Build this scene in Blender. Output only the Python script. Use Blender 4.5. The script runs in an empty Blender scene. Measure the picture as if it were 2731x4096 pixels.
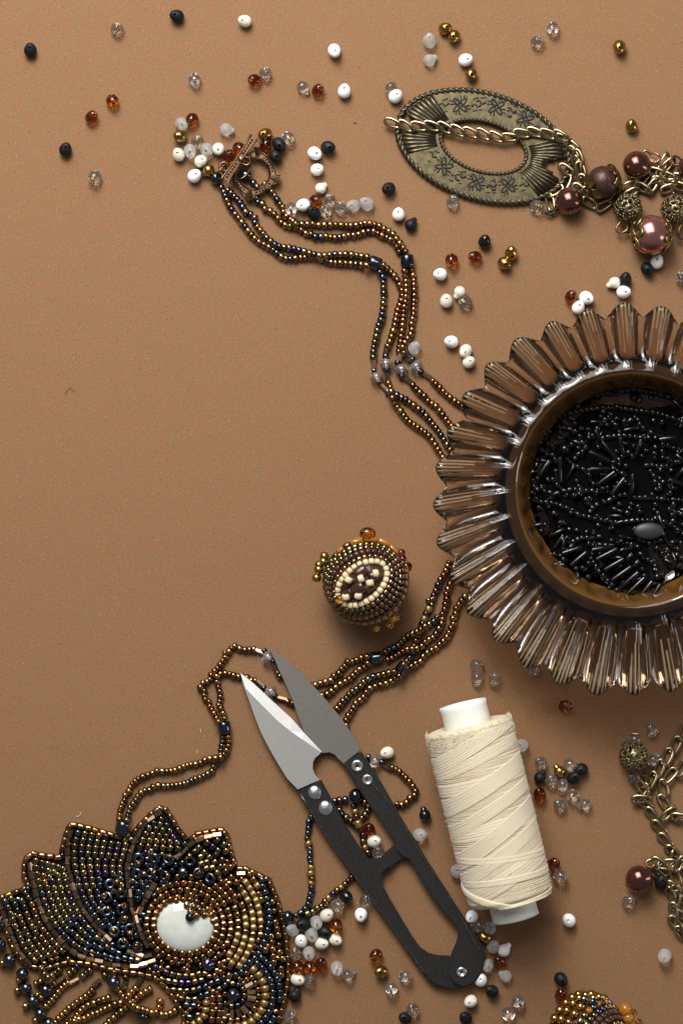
import bpy, bmesh, math, random
import numpy as np
from mathutils import Matrix, Vector
random.seed(7)
scene = bpy.context.scene
COL = scene.collection
PI = math.pi

# ------------------------------------------------------------------ camera, light, exposure
H = 100.0                    # camera height above the paper; 1 unit = 100 photo pixels on the paper
cam = bpy.data.cameras.new('camera')
cam.sensor_fit = 'VERTICAL'
cam.angle = 2 * math.atan(20.48 / H)
cam.clip_end = 500
cam.dof.use_dof = True
cam.dof.focus_distance = H - 0.3
cam.dof.aperture_fstop = 0.045
cam_o = bpy.data.objects.new('camera', cam)
cam_o.location = (0, 0, H)
COL.objects.link(cam_o)
scene.camera = cam_o

world = bpy.data.worlds.new('World')
scene.world = world
world.use_nodes = True
bg = world.node_tree.nodes['Background']
bg.inputs[0].default_value = (0.95, 0.97, 1.0, 1)
bg.inputs[1].default_value = 0.135

def area(name, loc, target, sx, sy, power, col):
    l = bpy.data.lights.new(name, 'AREA')
    l.shape = 'RECTANGLE'; l.size = sx; l.size_y = sy
    l.energy = power; l.color = col
    o = bpy.data.objects.new(name, l)
    o.location = loc
    o.rotation_euler = (Vector(target) - Vector(loc)).to_track_quat('-Z', 'Y').to_euler()
    COL.objects.link(o)
    return o
area('softbox_lamp', (-17, 66, 74), (0, 6, 0), 76, 98, 104000, (1.0, 0.97, 0.93))
area('softbox_core_lamp', (-16, 64, 72), (0, 6, 0), 32, 35, 82000, (1.0, 0.97, 0.93))
area('strip_lamp', (70, -8, 18), (4, 0, 0), 12, 50, 9000, (1.0, 0.95, 0.9))
scene.view_settings.view_transform = 'Standard'
scene.view_settings.look = 'None'
scene.view_settings.exposure = 0.0
scene.view_settings.gamma = 1.0
cy = scene.cycles
cy.max_bounces = 14; cy.transmission_bounces = 14; cy.glossy_bounces = 5; cy.diffuse_bounces = 3
cy.caustics_refractive = True; cy.caustics_reflective = False
cy.sample_clamp_indirect = 4.0
cy.blur_glossy = 0.6
cy.use_denoising = True

# ------------------------------------------------------------------ photo coordinates
TILE = dict(A=(0, 0, .6378), B=(1000, 0, .6378), C=(1731, 0, .6378), D=(600, 400, .3827), E=(1500, 300, .5102),
            F=(2131, 500, .3827), G=(1000, 800, .6378), H=(1631, 1100, .7015), I=(1631, 1900, .7015),
            J=(2031, 1450, .4464), K=(1200, 2050, .4464), L=(400, 2400, .6378), M=(0, 3096, .6378),
            N=(0, 3500, .3827), O=(600, 3500, .3827), P=(900, 2550, .3827), Q=(1100, 3000, .574),
            R=(1631, 2750, .4464), S=(2031, 2700, .4464), T=(1731, 3300, .6378), U=(2331, 950, .2551),
            V=(2400, 550, .2111), W=(2431, 2850, .1913), X=(2431, 3150, .1913), Y=(2450, 3400, .1792),
            Z=(2131, 3900, .3189), s=(0, 0, 1.0))

def px(t, x, y):
    a, b, k = TILE[t]
    return (a + x * k, b + y * k)

def at(p, z=0.0):
    """photo pixel -> the point at height z that the overhead camera sees there"""
    f = (H - z) / H / 100.0
    return Vector(((p[0] - 1365.5) * f, (2048 - p[1]) * f, z))

def pts(t, s):
    """'x,y x,y ...' in tile t -> photo pixels; a capital letter switches tile"""
    out = []
    for w in s.split():
        if w[0].isalpha():
            t = w[0]; w = w[1:]
        x, y = w.split(',')
        out.append(px(t, float(x), float(y)))
    return out

# ------------------------------------------------------------------ materials
MATS = {}
def mat(name, base, rough=.4, metal=0., trans=0., ior=1.5, coat=0., film=0., vary=0., hue=0., bump=None, absorb=None,
        sheen=0., spec=None, mottle=None):
    m = bpy.data.materials.new(name)
    m.use_nodes = True
    nt = m.node_tree
    b = nt.nodes['Principled BSDF']
    b.inputs['Base Color'].default_value = (*base, 1)
    b.inputs['Roughness'].default_value = rough
    b.inputs['Metallic'].default_value = metal
    b.inputs['Transmission Weight'].default_value = trans
    b.inputs['IOR'].default_value = ior
    b.inputs['Coat Weight'].default_value = coat
    b.inputs['Coat Roughness'].default_value = .08
    if sheen: b.inputs['Sheen Weight'].default_value = sheen
    if spec is not None: b.inputs['Specular IOR Level'].default_value = spec
    if film:
        b.inputs['Thin Film Thickness'].default_value = film
        b.inputs['Thin Film IOR'].default_value = 1.8
    src = None
    if mottle:
        sc, col2, lo, hi = mottle
        tc = nt.nodes.new('ShaderNodeTexCoord')
        n = nt.nodes.new('ShaderNodeTexNoise'); n.inputs['Scale'].default_value = sc; n.inputs['Detail'].default_value = 5
        nt.links.new(tc.outputs['Object'], n.inputs['Vector'])
        r = nt.nodes.new('ShaderNodeValToRGB')
        r.color_ramp.elements[0].position = lo; r.color_ramp.elements[0].color = (*base, 1)
        r.color_ramp.elements[1].position = hi; r.color_ramp.elements[1].color = (*col2, 1)
        nt.links.new(n.outputs['Fac'], r.inputs['Fac'])
        src = r.outputs['Color']
        nt.links.new(src, b.inputs['Base Color'])
    if vary or hue:
        oi = nt.nodes.new('ShaderNodeObjectInfo')
        hs = nt.nodes.new('ShaderNodeHueSaturation')
        if src is None: hs.inputs['Color'].default_value = (*base, 1)
        else: nt.links.new(src, hs.inputs['Color'])
        for sock, amt, mid in (('Value', vary, 1.0), ('Hue', hue, .5)):
            mr = nt.nodes.new('ShaderNodeMapRange')
            mr.inputs['To Min'].default_value = mid - amt
            mr.inputs['To Max'].default_value = mid + amt
            if sock == 'Hue':
                ml = nt.nodes.new('ShaderNodeMath'); ml.operation = 'MULTIPLY'; ml.inputs[1].default_value = 7.31
                fr = nt.nodes.new('ShaderNodeMath'); fr.operation = 'FRACT'
                nt.links.new(oi.outputs['Random'], ml.inputs[0]); nt.links.new(ml.outputs[0], fr.inputs[0])
                nt.links.new(fr.outputs[0], mr.inputs['Value'])
            else:
                nt.links.new(oi.outputs['Random'], mr.inputs['Value'])
            nt.links.new(mr.outputs[0], hs.inputs[sock])
        nt.links.new(hs.outputs[0], b.inputs['Base Color'])
    if bump:
        sc, st, dist = bump
        tc = nt.nodes.new('ShaderNodeTexCoord')
        n = nt.nodes.new('ShaderNodeTexNoise'); n.inputs['Scale'].default_value = sc; n.inputs['Detail'].default_value = 4
        nt.links.new(tc.outputs['Object'], n.inputs['Vector'])
        bp = nt.nodes.new('ShaderNodeBump'); bp.inputs['Strength'].default_value = st; bp.inputs['Distance'].default_value = dist
        nt.links.new(n.outputs['Fac'], bp.inputs['Height'])
        nt.links.new(bp.outputs[0], b.inputs['Normal'])
    if absorb:
        v = nt.nodes.new('ShaderNodeVolumeAbsorption')
        v.inputs['Color'].default_value = (*absorb[0], 1); v.inputs['Density'].default_value = absorb[1]
        nt.links.new(v.outputs[0], nt.nodes['Material Output'].inputs['Volume'])
    MATS[name] = m
    return m

mat('matte_black', (.007, .007, .0075), .5, bump=(14, .12, .02), spec=.28)
mat('gloss_black', (.006, .006, .007), .06)
mat('white_bead', (.88, .88, .875), .38, vary=.04)
mat('pearl_bead', (.80, .75, .64), .16, coat=.7, film=240, vary=.05)
mat('amber_glass', (1, .95, .9), .02, trans=1, ior=1.5, absorb=((.90, .68, .0), 7.5))
mat('clear_glass', (1, 1, 1), .0, trans=.975, ior=1.5)
mat('frosted_glass', (.95, .93, .91), .5, trans=.80, ior=1.4, bump=(30, .1, .02))
mat('gold_bead', (.46, .29, .085), .2, metal=1, vary=.15)
mat('gold_lining', (.75, .52, .10), .3, metal=1)
mat('bronze', (.315, .172, .066), .2, metal=1, vary=.38, hue=.018, coat=.25)
mat('copper', (.31, .165, .088), .2, metal=1, vary=.3, hue=.015, coat=.25)
mat('blue', (.075, .09, .125), .13, metal=1, vary=.35, hue=.02, coat=.7)
mat('olive', (.22, .175, .08), .15, metal=1, vary=.4, hue=.022, coat=.5)
mat('purple', (.11, .055, .16), .15, metal=1, vary=.3, hue=.05, coat=.5)
mat('matte_gold', (.40, .265, .105), .42, metal=.9, vary=.12)
mat('bronze_bugle', (.55, .35, .22), .24, metal=1, vary=.55)
mat('dark_bugle', (.15, .10, .065), .18, metal=.8, vary=.3, coat=.4)
mat('iris_crystal', (.96, .97, 1), .03, trans=.92, ior=1.52, film=420)
mat('brown_seed', (.055, .022, .015), .18, vary=.3)
mat('cream_seed', (.75, .58, .36), .2, coat=.4, vary=.07)
mat('red_glass', (1, .9, .9), .03, trans=1, absorb=((.75, .05, .0), 7.0))
mat('orange_glass', (.85, .42, .05), .06, trans=.72, absorb=((.97, .70, .10), 3.0))
mat('rainbow', (.12, .14, .22), .1, metal=1, film=380, hue=.1, vary=.4)
mat('black_seed', (.004, .004, .0045), .13, spec=.5)
mat('cabochon', (.70, .73, .68), .08, coat=1, mottle=(3, (.62, .66, .60), .35, .65))
mat('grey_cabochon', (.022, .024, .028), .45)
mat('depth_shade', (.002, .002, .002), .9, spec=.05)  # stands in for the unlit depth under the black beads
mat('felt', (.006, .006, .008), .95, bump=(25, .6, .05), spec=.2)
mat('antique_brass', (.14, .113, .062), .43, metal=1, bump=(14, .10, .02), mottle=(4, (.075, .065, .042), .38, .66))
mat('brass_dark', (.018, .016, .012), .5, metal=.3)
mat('chain_brass', (.36, .29, .17), .29, metal=1, vary=.12)
mat('copper_clasp', (.18, .10, .055), .33, metal=1, mottle=(6, (.07, .05, .035), .40, .68), bump=(10, .15, .02))
mat('brown_pearl', (.17, .062, .047), .14, metal=.9, coat=.5)
mat('pink_pearl', (.42, .18, .155), .2, metal=.85, coat=.8)
mat('druzy', (.05, .02, .018), .42, metal=.4, bump=(9, .3, .03), mottle=(9, (.16, .065, .04), .55, .72))
mat('cap_gold', (.33, .26, .10), .35, metal=1, mottle=(4, (.10, .12, .06), .5, .66), bump=(12, .3, .02))
mat('filigree', (.20, .165, .095), .36, metal=1, bump=(14, .2, .02))
mat('wire_copper', (.26, .14, .075), .3, metal=1)
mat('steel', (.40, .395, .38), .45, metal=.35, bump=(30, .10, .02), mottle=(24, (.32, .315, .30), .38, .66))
mat('steel_dark', (.19, .18, .165), .45, metal=.35, bump=(30, .10, .02), mottle=(24, (.145, .135, .125), .38, .66))  # same steel, with the shade of the angled blade put into the colour
mat('ground_edge', (.80, .80, .79), .38, metal=.45)
mat('black_handle', (.034, .033, .032), .36, metal=.55, mottle=(11, (.055, .052, .048), .45, .75))
mat('worn_handle', (.05, .048, .046), .28, metal=.55, mottle=(13, (.17, .16, .15), .55, .75))
mat('rivet', (.74, .74, .74), .28, metal=1, bump=(9, .5, .03))
mat('thread', (.72, .63, .455), .6, sheen=.4, mottle=(1.1, (.66, .55, .37), .38, .66))
mat('thread_band', (.74, .655, .48), .55, sheen=.5)
mat('plastic', (.80, .80, .77), .45)
mat('root_glass', (.26, .125, .045), .03, trans=.90, ior=1.58, absorb=((.60, .44, .28), 1.35))  # brown in the colour stands in for light missing at the lip
mat('bowl_glass', (.80, .715, .625), .0, trans=1, ior=1.58, absorb=((.60, .44, .28), 1.35))
mat('painted_streaks', (.55, .39, .215), .25, trans=.64, ior=1.5, absorb=((.60, .44, .28), 1.35))  # tan streaks of light on the rib crests, painted as surface colour
mat('wall_glow_tint', (.66, .31, .08), .05, trans=.84, ior=1.5, absorb=((.60, .44, .28), 1.35))  # glow of light coming through the wall, mixed in as amber surface colour
mat('petal_glass', (1, .98, .96), .02, trans=1, ior=1.5, absorb=((.5, .42, .34), 1.0))

def brushed():
    m = MATS['ground_edge']; nt = m.node_tree; b = nt.nodes['Principled BSDF']
    tc = nt.nodes.new('ShaderNodeTexCoord'); mp = nt.nodes.new('ShaderNodeMapping')
    mp.inputs['Rotation'].default_value = (0, 0, math.radians(-20)); mp.inputs['Scale'].default_value = (14, .8, 1)
    n = nt.nodes.new('ShaderNodeTexNoise'); n.inputs['Scale'].default_value = 3
    bp = nt.nodes.new('ShaderNodeBump'); bp.inputs['Strength'].default_value = .25; bp.inputs['Distance'].default_value = .02
    nt.links.new(tc.outputs['Object'], mp.inputs[0]); nt.links.new(mp.outputs[0], n.inputs[0])
    nt.links.new(n.outputs[0], bp.inputs['Height']); nt.links.new(bp.outputs[0], b.inputs['Normal'])
brushed()

def paper_mat():
    m = bpy.data.materials.new('brown_paper'); m.use_nodes = True
    nt = m.node_tree; b = nt.nodes['Principled BSDF']; N = nt.nodes.new; Lk = nt.links.new
    tc = N('ShaderNodeTexCoord')
    def noise(scale, detail, rough=.5):
        n = N('ShaderNodeTexNoise'); n.inputs['Scale'].default_value = scale
        n.inputs['Detail'].default_value = detail; n.inputs['Roughness'].default_value = rough
        Lk(tc.outputs['Object'], n.inputs['Vector']); return n.outputs['Fac']
    def ramp(f, p0, c0, p1, c1):
        r = N('ShaderNodeValToRGB')
        r.color_ramp.elements[0].position = p0; r.color_ramp.elements[0].color = (*c0, 1)
        r.color_ramp.elements[1].position = p1; r.color_ramp.elements[1].color = (*c1, 1)
        Lk(f, r.inputs['Fac']); return r.outputs['Color']
    def mix(kind, f, a, c):
        x = N('ShaderNodeMixRGB'); x.blend_type = kind
        if isinstance(f, float): x.inputs[0].default_value = f
        else: Lk(f, x.inputs[0])
        Lk(a, x.inputs[1])
        if isinstance(c, tuple): x.inputs[2].default_value = (*c, 1)
        else: Lk(c, x.inputs[2])
        return x.outputs[0]
    c = ramp(noise(17, 4, .75), .36, (.200, .107, .051), .64, (.268, .145, .073))
    c = mix('MULTIPLY', 1.0, c, ramp(noise(26, 2, .6), .3, (.74, .76, .78), .66, (1.2, 1.17, 1.14)))
    c = mix('MULTIPLY', 1.0, c, ramp(noise(2.6, 3, .6), .36, (1.05, .97, .93), .64, (.95, 1.02, 1.03)))
    specks = ramp(noise(15.0, 2, .5), .665, (0, 0, 0), .72, (1, 1, 1))
    c = mix('MIX', specks, c, (.37, .25, .165))
    dark = ramp(noise(12.0, 2, .5), .29, (1, 1, 1), .36, (0, 0, 0))
    c = mix('MIX', dark, c, (.12, .075, .042))
    Lk(c, b.inputs['Base Color'])
    b.inputs['Roughness'].default_value = .85
    b.inputs['Specular IOR Level'].default_value = .25
    bp = N('ShaderNodeBump'); bp.inputs['Strength'].default_value = .22; bp.inputs['Distance'].default_value = .03
    Lk(noise(14, 4, .7), bp.inputs['Height']); Lk(bp.outputs[0], b.inputs['Normal'])
    MATS['brown_paper'] = m
paper_mat()

# ------------------------------------------------------------------ mesh helpers
WM = {}          # world matrix of every object that gets parts
def mesh_from(name, verts, faces, m=None, smooth=True, sharp=None, midx=None):
    me = bpy.data.meshes.new(name)
    me.from_pydata([tuple(v) for v in verts], [], faces)
    for mm in (m if isinstance(m, (list, tuple)) else [m]):
        if mm: me.materials.append(MATS[mm])
    if midx: me.polygons.foreach_set('material_index', midx)
    if smooth: me.polygons.foreach_set('use_smooth', [True] * len(me.polygons))
    me.update()
    if sharp: sharpen(me, sharp)
    return me

def sharpen(me, deg):
    b = bmesh.new(); b.from_mesh(me)
    lim = math.radians(deg)
    for e in b.edges:
        if len(e.link_faces) == 2 and e.calc_face_angle(0) > lim: e.smooth = False
    for f in b.faces: f.smooth = True
    b.to_mesh(me); b.free()

def obj(name, data, parent=None, M=None, label=None, cat=None, group=None, kind=None):
    o = bpy.data.objects.new(name, data)
    COL.objects.link(o)
    M = M if M is not None else Matrix.Identity(4)
    WM[o.name] = M
    if parent is not None:
        o.parent = parent
        o.matrix_local = WM[parent.name].inverted() @ M
    else:
        o.matrix_local = M
    if label: o['label'] = label
    if cat: o['category'] = cat
    if group: o['group'] = group
    if kind: o['kind'] = kind
    return o

def thing(name, loc, label, cat, group=None):
    o = obj(name, None, None, Matrix.Translation(loc), label, cat, group)
    o.empty_display_size = .3
    return o

def lathe(profile, seg, closed=False, axis='Z'):
    """revolve (r, h) about the axis; closed joins last to first"""
    V, Fc = [], []
    n = len(profile)
    for i in range(seg):
        a = 2 * PI * i / seg
        for r, h in profile:
            p = (r * math.cos(a), r * math.sin(a), h)
            V.append(p if axis == 'Z' else (p[2], p[0], p[1]))
    for i in range(seg):
        j = (i + 1) % seg
        for k in range(n if closed else n - 1):
            l = (k + 1) % n
            Fc.append((i * n + k, j * n + k, j * n + l, i * n + l))
    return V, Fc

def tube(P, r, seg=6, closed=False, flat=None):
    """tube through points; r a number or a list; ends capped"""
    P = [Vector(p) for p in P]; n = len(P)
    R = r if isinstance(r, (list, tuple)) else [r] * n
    V, Fc = [], []
    up = None
    for i in range(n):
        a = P[(i - 1) % n] if (closed or i > 0) else P[i]
        b = P[(i + 1) % n] if (closed or i < n - 1) else P[i]
        t = (b - a)
        t = t.normalized() if t.length > 1e-9 else Vector((1, 0, 0))
        if up is None:
            up = Vector((0, 0, 1)) if abs(t.z) < .9 else Vector((1, 0, 0))
        up = (up - t * up.dot(t))
        if up.length < 1e-6: up = t.orthogonal()
        up.normalize()
        sd = t.cross(up)
        for k in range(seg):
            c = 2 * PI * (k + .5) / seg
            V.append(P[i] + (sd * math.cos(c) + up * math.sin(c) * (flat or 1)) * R[i])
    for i in range(n if closed else n - 1):
        j = (i + 1) % n
        for k in range(seg):
            l = (k + 1) % seg
            Fc.append((i * seg + k, j * seg + k, j * seg + l, i * seg + l))
    if not closed:
        Fc.append(tuple(range(seg))); Fc.append(tuple(reversed(range((n - 1) * seg, n * seg))))
    return V, Fc

class Soup:
    """collects shapes for one mesh"""
    def __init__(s): s.V, s.F, s.I = [], [], []
    def add(s, vf, M=None, mi=0):
        V, Fc = vf; o = len(s.V)
        s.V += [(M @ Vector(v)) if M is not None else Vector(v) for v in V]
        s.F += [tuple(i + o for i in f) for f in Fc]
        s.I += [mi] * len(Fc)
        return s
    def mesh(s, name, m, smooth=True, sharp=None):
        return mesh_from(name, s.V, s.F, m, smooth, sharp, s.I if isinstance(m, (list, tuple)) else None)

def catmull(P, n=8):
    P = [np.array(p, float) for p in P]
    if len(P) < 3: 
        return [P[0] + (P[-1] - P[0]) * i / n for i in range(n + 1)]
    Q = [2 * P[0] - P[1]] + P + [2 * P[-1] - P[-2]]
    out = []
    for i in range(1, len(Q) - 2):
        p0, p1, p2, p3 = Q[i - 1:i + 3]
        for k in range(n):
            t = k / n
            out.append(.5 * ((2 * p1) + (p2 - p0) * t + (2 * p0 - 5 * p1 + 4 * p2 - p3) * t * t + (3 * p1 - p0 - 3 * p2 + p3) * t ** 3))
    out.append(P[-1])
    return out

class Path:
    def __init__(s, P, smooth=True):
        s.P = np.array(catmull(P) if smooth else P, float)
        d = np.linalg.norm(np.diff(s.P, axis=0), axis=1)
        s.S = np.concatenate([[0], np.cumsum(d)]); s.L = s.S[-1]
    def at(s, d):
        return np.array([np.interp(d, s.S, s.P[:, k]) for k in range(s.P.shape[1])])
    def tan(s, d):
        v = s.at(min(d + 4, s.L)) - s.at(max(d - 4, 0)); l = np.linalg.norm(v)
        return v / l if l > 1e-9 else np.array([1., 0.])

def frame_x(pos, xdir, up=(0, 0, 1)):
    x = Vector(xdir).normalized(); u = Vector(up)
    if abs(x.dot(u)) > .98: u = Vector((0, 1, 0))
    y = u.cross(x).normalized(); z = x.cross(y)
    M = Matrix((x, y, z)).transposed().to_4x4(); M.translation = pos
    return M

def S3(a, b, c): return Matrix.Diagonal((a, b, c, 1))

# bead shapes, unit size: hole along X, half length 1, radius 1
def seed_shape(): return lathe([(.36, -.75), (.62, -1), (.90, -.84), (1, -.34), (1, .34), (.90, .84), (.62, 1), (.36, .75)], 12, True, 'X')
def tube_shape(): return lathe([(.40, -.96), (.80, -1), (.97, -.86), (1, -.4), (1, .4), (.97, .86), (.80, 1), (.40, .96)], 10, True, 'X')
def round_shape():
    pr = [(.2, -.97)] + [(math.sin(a), -math.cos(a)) for a in [.35 + (PI - .7) * i / 9 for i in range(10)]] + [(.2, .97)]
    return lathe(pr, 18, True, 'X')
def bugle_shape(): return lathe([(.45, -1), (1, -1), (1, 1), (.45, 1)], 6, True, 'X')
def rod_shape(): return lathe([(.45, -1), (.85, -1), (1, -.96), (1, .96), (.85, 1), (.45, 1)], 10, True, 'X')
SHAPE = dict(seed=(seed_shape(), None), tube=(tube_shape(), None), round=(round_shape(), None), bugle=(bugle_shape(), 30), rod=(rod_shape(), None))
MESHC = {}
def bead_mesh(shape, m):
    if (shape, m) not in MESHC:
        vf, sh = SHAPE[shape]
        MESHC[(shape, m)] = mesh_from(m + '_' + shape, vf[0], vf[1], m, shape != 'bugle', None)
    return MESHC[(shape, m)]

NAME = dict(bronze='bronze_seed_bead', copper='copper_seed_bead', blue='blue_seed_bead', olive='olive_seed_bead', purple='purple_seed_bead',
            matte_gold='matte_gold_bead', bronze_bugle='bronze_bugle_bead', dark_bugle='dark_bugle_bead', iris_crystal='crystal_bead',
            brown_seed='brown_seed_bead', cream_seed='cream_seed_bead', red_glass='red_drop', orange_glass='orange_glass_bead',
            rainbow='rainbow_seed_bead', black_seed='black_seed_bead', gold_bead='gold_bead', amber_glass='amber_bead', gloss_black='black_bead')
COUNT = {}; REST = {}
def bead(th, shape, m, M, name=None):
    """one bead as a part of thing th; past 300 of a kind they are joined into one part"""
    name = name or NAME[m]
    k = (th.name, name)
    COUNT[k] = COUNT.get(k, 0) + 1
    if COUNT[k] <= 300:
        return obj(name, bead_mesh(shape, m), th, M)
    REST.setdefault((th.name, name, m), Soup()).add(SHAPE[shape][0], M)

def flush(th):
    for (t, name, m) in list(REST):
        if t == th.name:
            s = REST.pop((t, name, m))
            obj(name + 's', s.mesh(name + 's', m), th, Matrix.Identity(4), kind='stuff')

def pick(w):
    ks = list(w); r = random.random() * sum(w.values())
    for k in ks:
        r -= w[k]
        if r <= 0: return k
    return ks[-1]

PLACED = []      # (x, y, z, r) of strand beads, so that crossing strands lie on one another
def strand(th, P, w, r=.152, z0=None, tk=(.55, .85), lift=True, jit=.09, fat=None, zfun=None):
    """string beads along photo-pixel points P; w = colour weights"""
    path = Path(P); items = []; s = 0.
    while s < path.L - 3:
        m = pick(w)
        rr = r * random.uniform(.9, 1.08) * (1.15 if m == 'matte_gold' else 1)
        half = rr * random.uniform(*tk) * .92
        shape = 'seed' if half < rr * .80 else 'tube'
        c = s + half * 100
        if c > path.L: break
        items.append((path.at(c), path.tan(c), m, rr, half, shape)); s = c + half * 100 + 1.0
    zs = []
    for i, (p, t, m, rr, half, shape) in enumerate(items):
        z = (z0 if z0 is not None else rr)
        if zfun: z = zfun(p) + rr
        q = at(p, z)
        if lift:
            for (x, y, zz, r2) in PLACED:
                d2 = (x - q.x) ** 2 + (y - q.y) ** 2; R = rr + r2 - .03
                if d2 < R * R: z = max(z, zz + math.sqrt(R * R - d2))
        zs.append(min(z, 1.0))
    n = len(zs)
    sm = [max(zs[i], .25 * zs[max(i - 1, 0)] + .5 * zs[i] + .25 * zs[min(i + 1, n - 1)]) for i in range(n)]
    for (p, t, m, rr, half, shape), z in zip(items, sm):
        q = at(p, z)
        d = Vector((t[0], -t[1], random.uniform(-jit, jit)))
        d = Matrix.Rotation(random.uniform(-jit, jit) * 1.4, 3, 'Z') @ d
        M = frame_x(q, d) @ Matrix.Rotation(random.random() * 6, 4, 'X') @ S3(half, rr, rr)
        bead(th, shape, m, M)
        if lift: PLACED.append((q.x, q.y, z, rr))

def one(th, shape, m, p, z, d, half, r, name=None, dz=0.):
    """one bead at photo pixel p, hole along image direction d (degrees, 0 right, 90 up)"""
    a = math.radians(d)
    M = frame_x(at(p, z), (math.cos(a), math.sin(a), dz)) @ Matrix.Rotation(random.random() * 1.0, 4, 'X') @ S3(half, r, r)
    PLACED.append((*at(p, z)[:2], z, r))
    return bead(th, shape, m, M, name)

# ------------------------------------------------------------------ the paper
obj('brown_paper_surface', mesh_from('brown_paper_surface', [(-34, -36, 0), (34, -36, 0), (34, 36, 0), (-34, 36, 0)], [(0, 1, 2, 3)], 'brown_paper'),
    label='matte speckled brown craft paper under everything', kind='structure')
# ------------------------------------------------------------------ loose drop beads
def drop_mesh(re, xe, pinch, rh, seg=44, egg=False):
    """a glass drop with a real hole through its neck; axis +X to the neck, hole along Z.
    body radius .235, neck radius re round x = xe, hole radius rh"""
    R = .235
    sa = (R - re) / xe; a0 = math.asin(sa)                   # the cone that touches both spheres
    A = [(-R * math.cos(t), R * math.sin(t)) for t in np.linspace(0, PI / 2 + a0, 22)]
    B = [(xe - re * math.cos(t), re * math.sin(t)) for t in np.linspace(PI / 2 + a0, PI, 14)]
    (x0, r0), (x1, r1) = A[-1], B[0]
    C = [(x0 + (x1 - x0) * t, r0 + (r1 - r0) * t - pinch * math.sin(PI * t) ** 2) for t in (.2, .4, .6, .8)]
    prof = A + C + B
    if egg: prof = [(.055 - .29 * math.cos(t), .242 * math.sin(t) * (1 + .16 * math.cos(t))) for t in np.linspace(0, PI, 42)]
    V, Fc = [(prof[0][0], 0, 0)], []
    for x, r in prof[1:-1]:
        for i in range(seg):
            a = 2 * PI * i / seg
            V.append((x, r * math.cos(a), r * math.sin(a)))
    V.append((prof[-1][0], 0, 0))
    n = len(prof) - 2
    for i in range(seg):
        j = (i + 1) % seg
        Fc.append((0, 1 + j, 1 + i))
        for k in range(n - 1):
            b0 = 1 + k * seg; b1 = b0 + seg
            Fc.append((b0 + i, b0 + j, b1 + j, b1 + i))
        Fc.append((1 + (n - 1) * seg + i, 1 + (n - 1) * seg + j, len(V) - 1))
    body = mesh_from('drop', V, Fc)
    cv = []; hx = xe + .012
    for h in (-.5, .5):
        for i in range(20):
            a = 2 * PI * i / 20
            cv.append((hx + rh * math.cos(a), rh * math.sin(a), h))
    cf = [tuple(reversed(range(20))), tuple(range(20, 40))] + [(i, (i + 1) % 20, 20 + (i + 1) % 20, 20 + i) for i in range(20)]
    cut = mesh_from('cut', cv, cf)
    a = bpy.data.objects.new('a', body); c = bpy.data.objects.new('c', cut)
    COL.objects.link(a); COL.objects.link(c)
    md = a.modifiers.new('b', 'BOOLEAN'); md.operation = 'DIFFERENCE'; md.object = c; md.solver = 'EXACT'
    dg = bpy.context.evaluated_depsgraph_get()
    me = bpy.data.meshes.new_from_object(a.evaluated_get(dg))
    bpy.data.objects.remove(a); bpy.data.objects.remove(c)
    me.materials.clear()
    bm = bmesh.new(); bm.from_mesh(me)
    for e in bm.edges:                      # the mouth of the hole: its two faces lie on different surfaces
        on = [abs(math.hypot(v.co.x - hx, v.co.y) - rh) < 2e-3 for v in e.verts]
        if all(on) and len(e.link_faces) == 2 and e.calc_face_angle(0) > .45: e.smooth = False
    for f in bm.faces: f.smooth = True
    bm.to_mesh(me); bm.free()
    lin = lathe([(rh - .002, -re * .9), (rh - .002, re * .9), (rh - .012, re * .9), (rh - .012, -re * .9)], 12, True)
    return me, mesh_from('hole_lining', [(x + hx, y, z) for x, y, z in lin[0]], lin[1], 'gold_lining')
DROPM = {'n': drop_mesh(.150, .225, .0, .052, egg=True), 's': drop_mesh(.125, .215, .020, .055)}
DVS = {k: np.array([v.co[:] for v in m[0].vertices]) for k, m in DROPM.items()}
KIND = dict(mb=('matte_black', 'black_drop_bead', 'matte black drop bead', 'matte black drop beads'),
            gb=('gloss_black', 'black_drop_bead', 'glossy black drop bead', 'glossy black drop beads'),
            w=('white_bead', 'white_drop_bead', 'opaque white drop bead', 'opaque white drop beads'),
            p=('pearl_bead', 'pearl_drop_bead', 'cream pearly drop bead', 'cream pearly drop beads'),
            a=('amber_glass', 'amber_drop_bead', 'amber glass drop bead', 'amber glass drop beads'),
            c=('clear_glass', 'clear_drop_bead', 'clear glass drop bead', 'clear glass drop beads'),
            cg=('clear_glass', 'gold_lined_drop_bead', 'clear drop bead with gold-lined hole', 'gold-lined clear drop beads'),
            f=('frosted_glass', 'frosted_drop_bead', 'frosted glass drop bead', 'frosted glass drop beads'),
            g=('gold_bead', 'gold_drop_bead', 'bronze-gold drop bead', 'bronze-gold drop beads'))
DM = {}
for k, v in KIND.items():
    for q in 'ns':
        if (v[0], q) not in DM:
            DM[v[0], q] = DROPM[q][0].copy(); DM[v[0], q].name = v[1]; DM[v[0], q].materials.append(MATS[v[0]])

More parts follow.
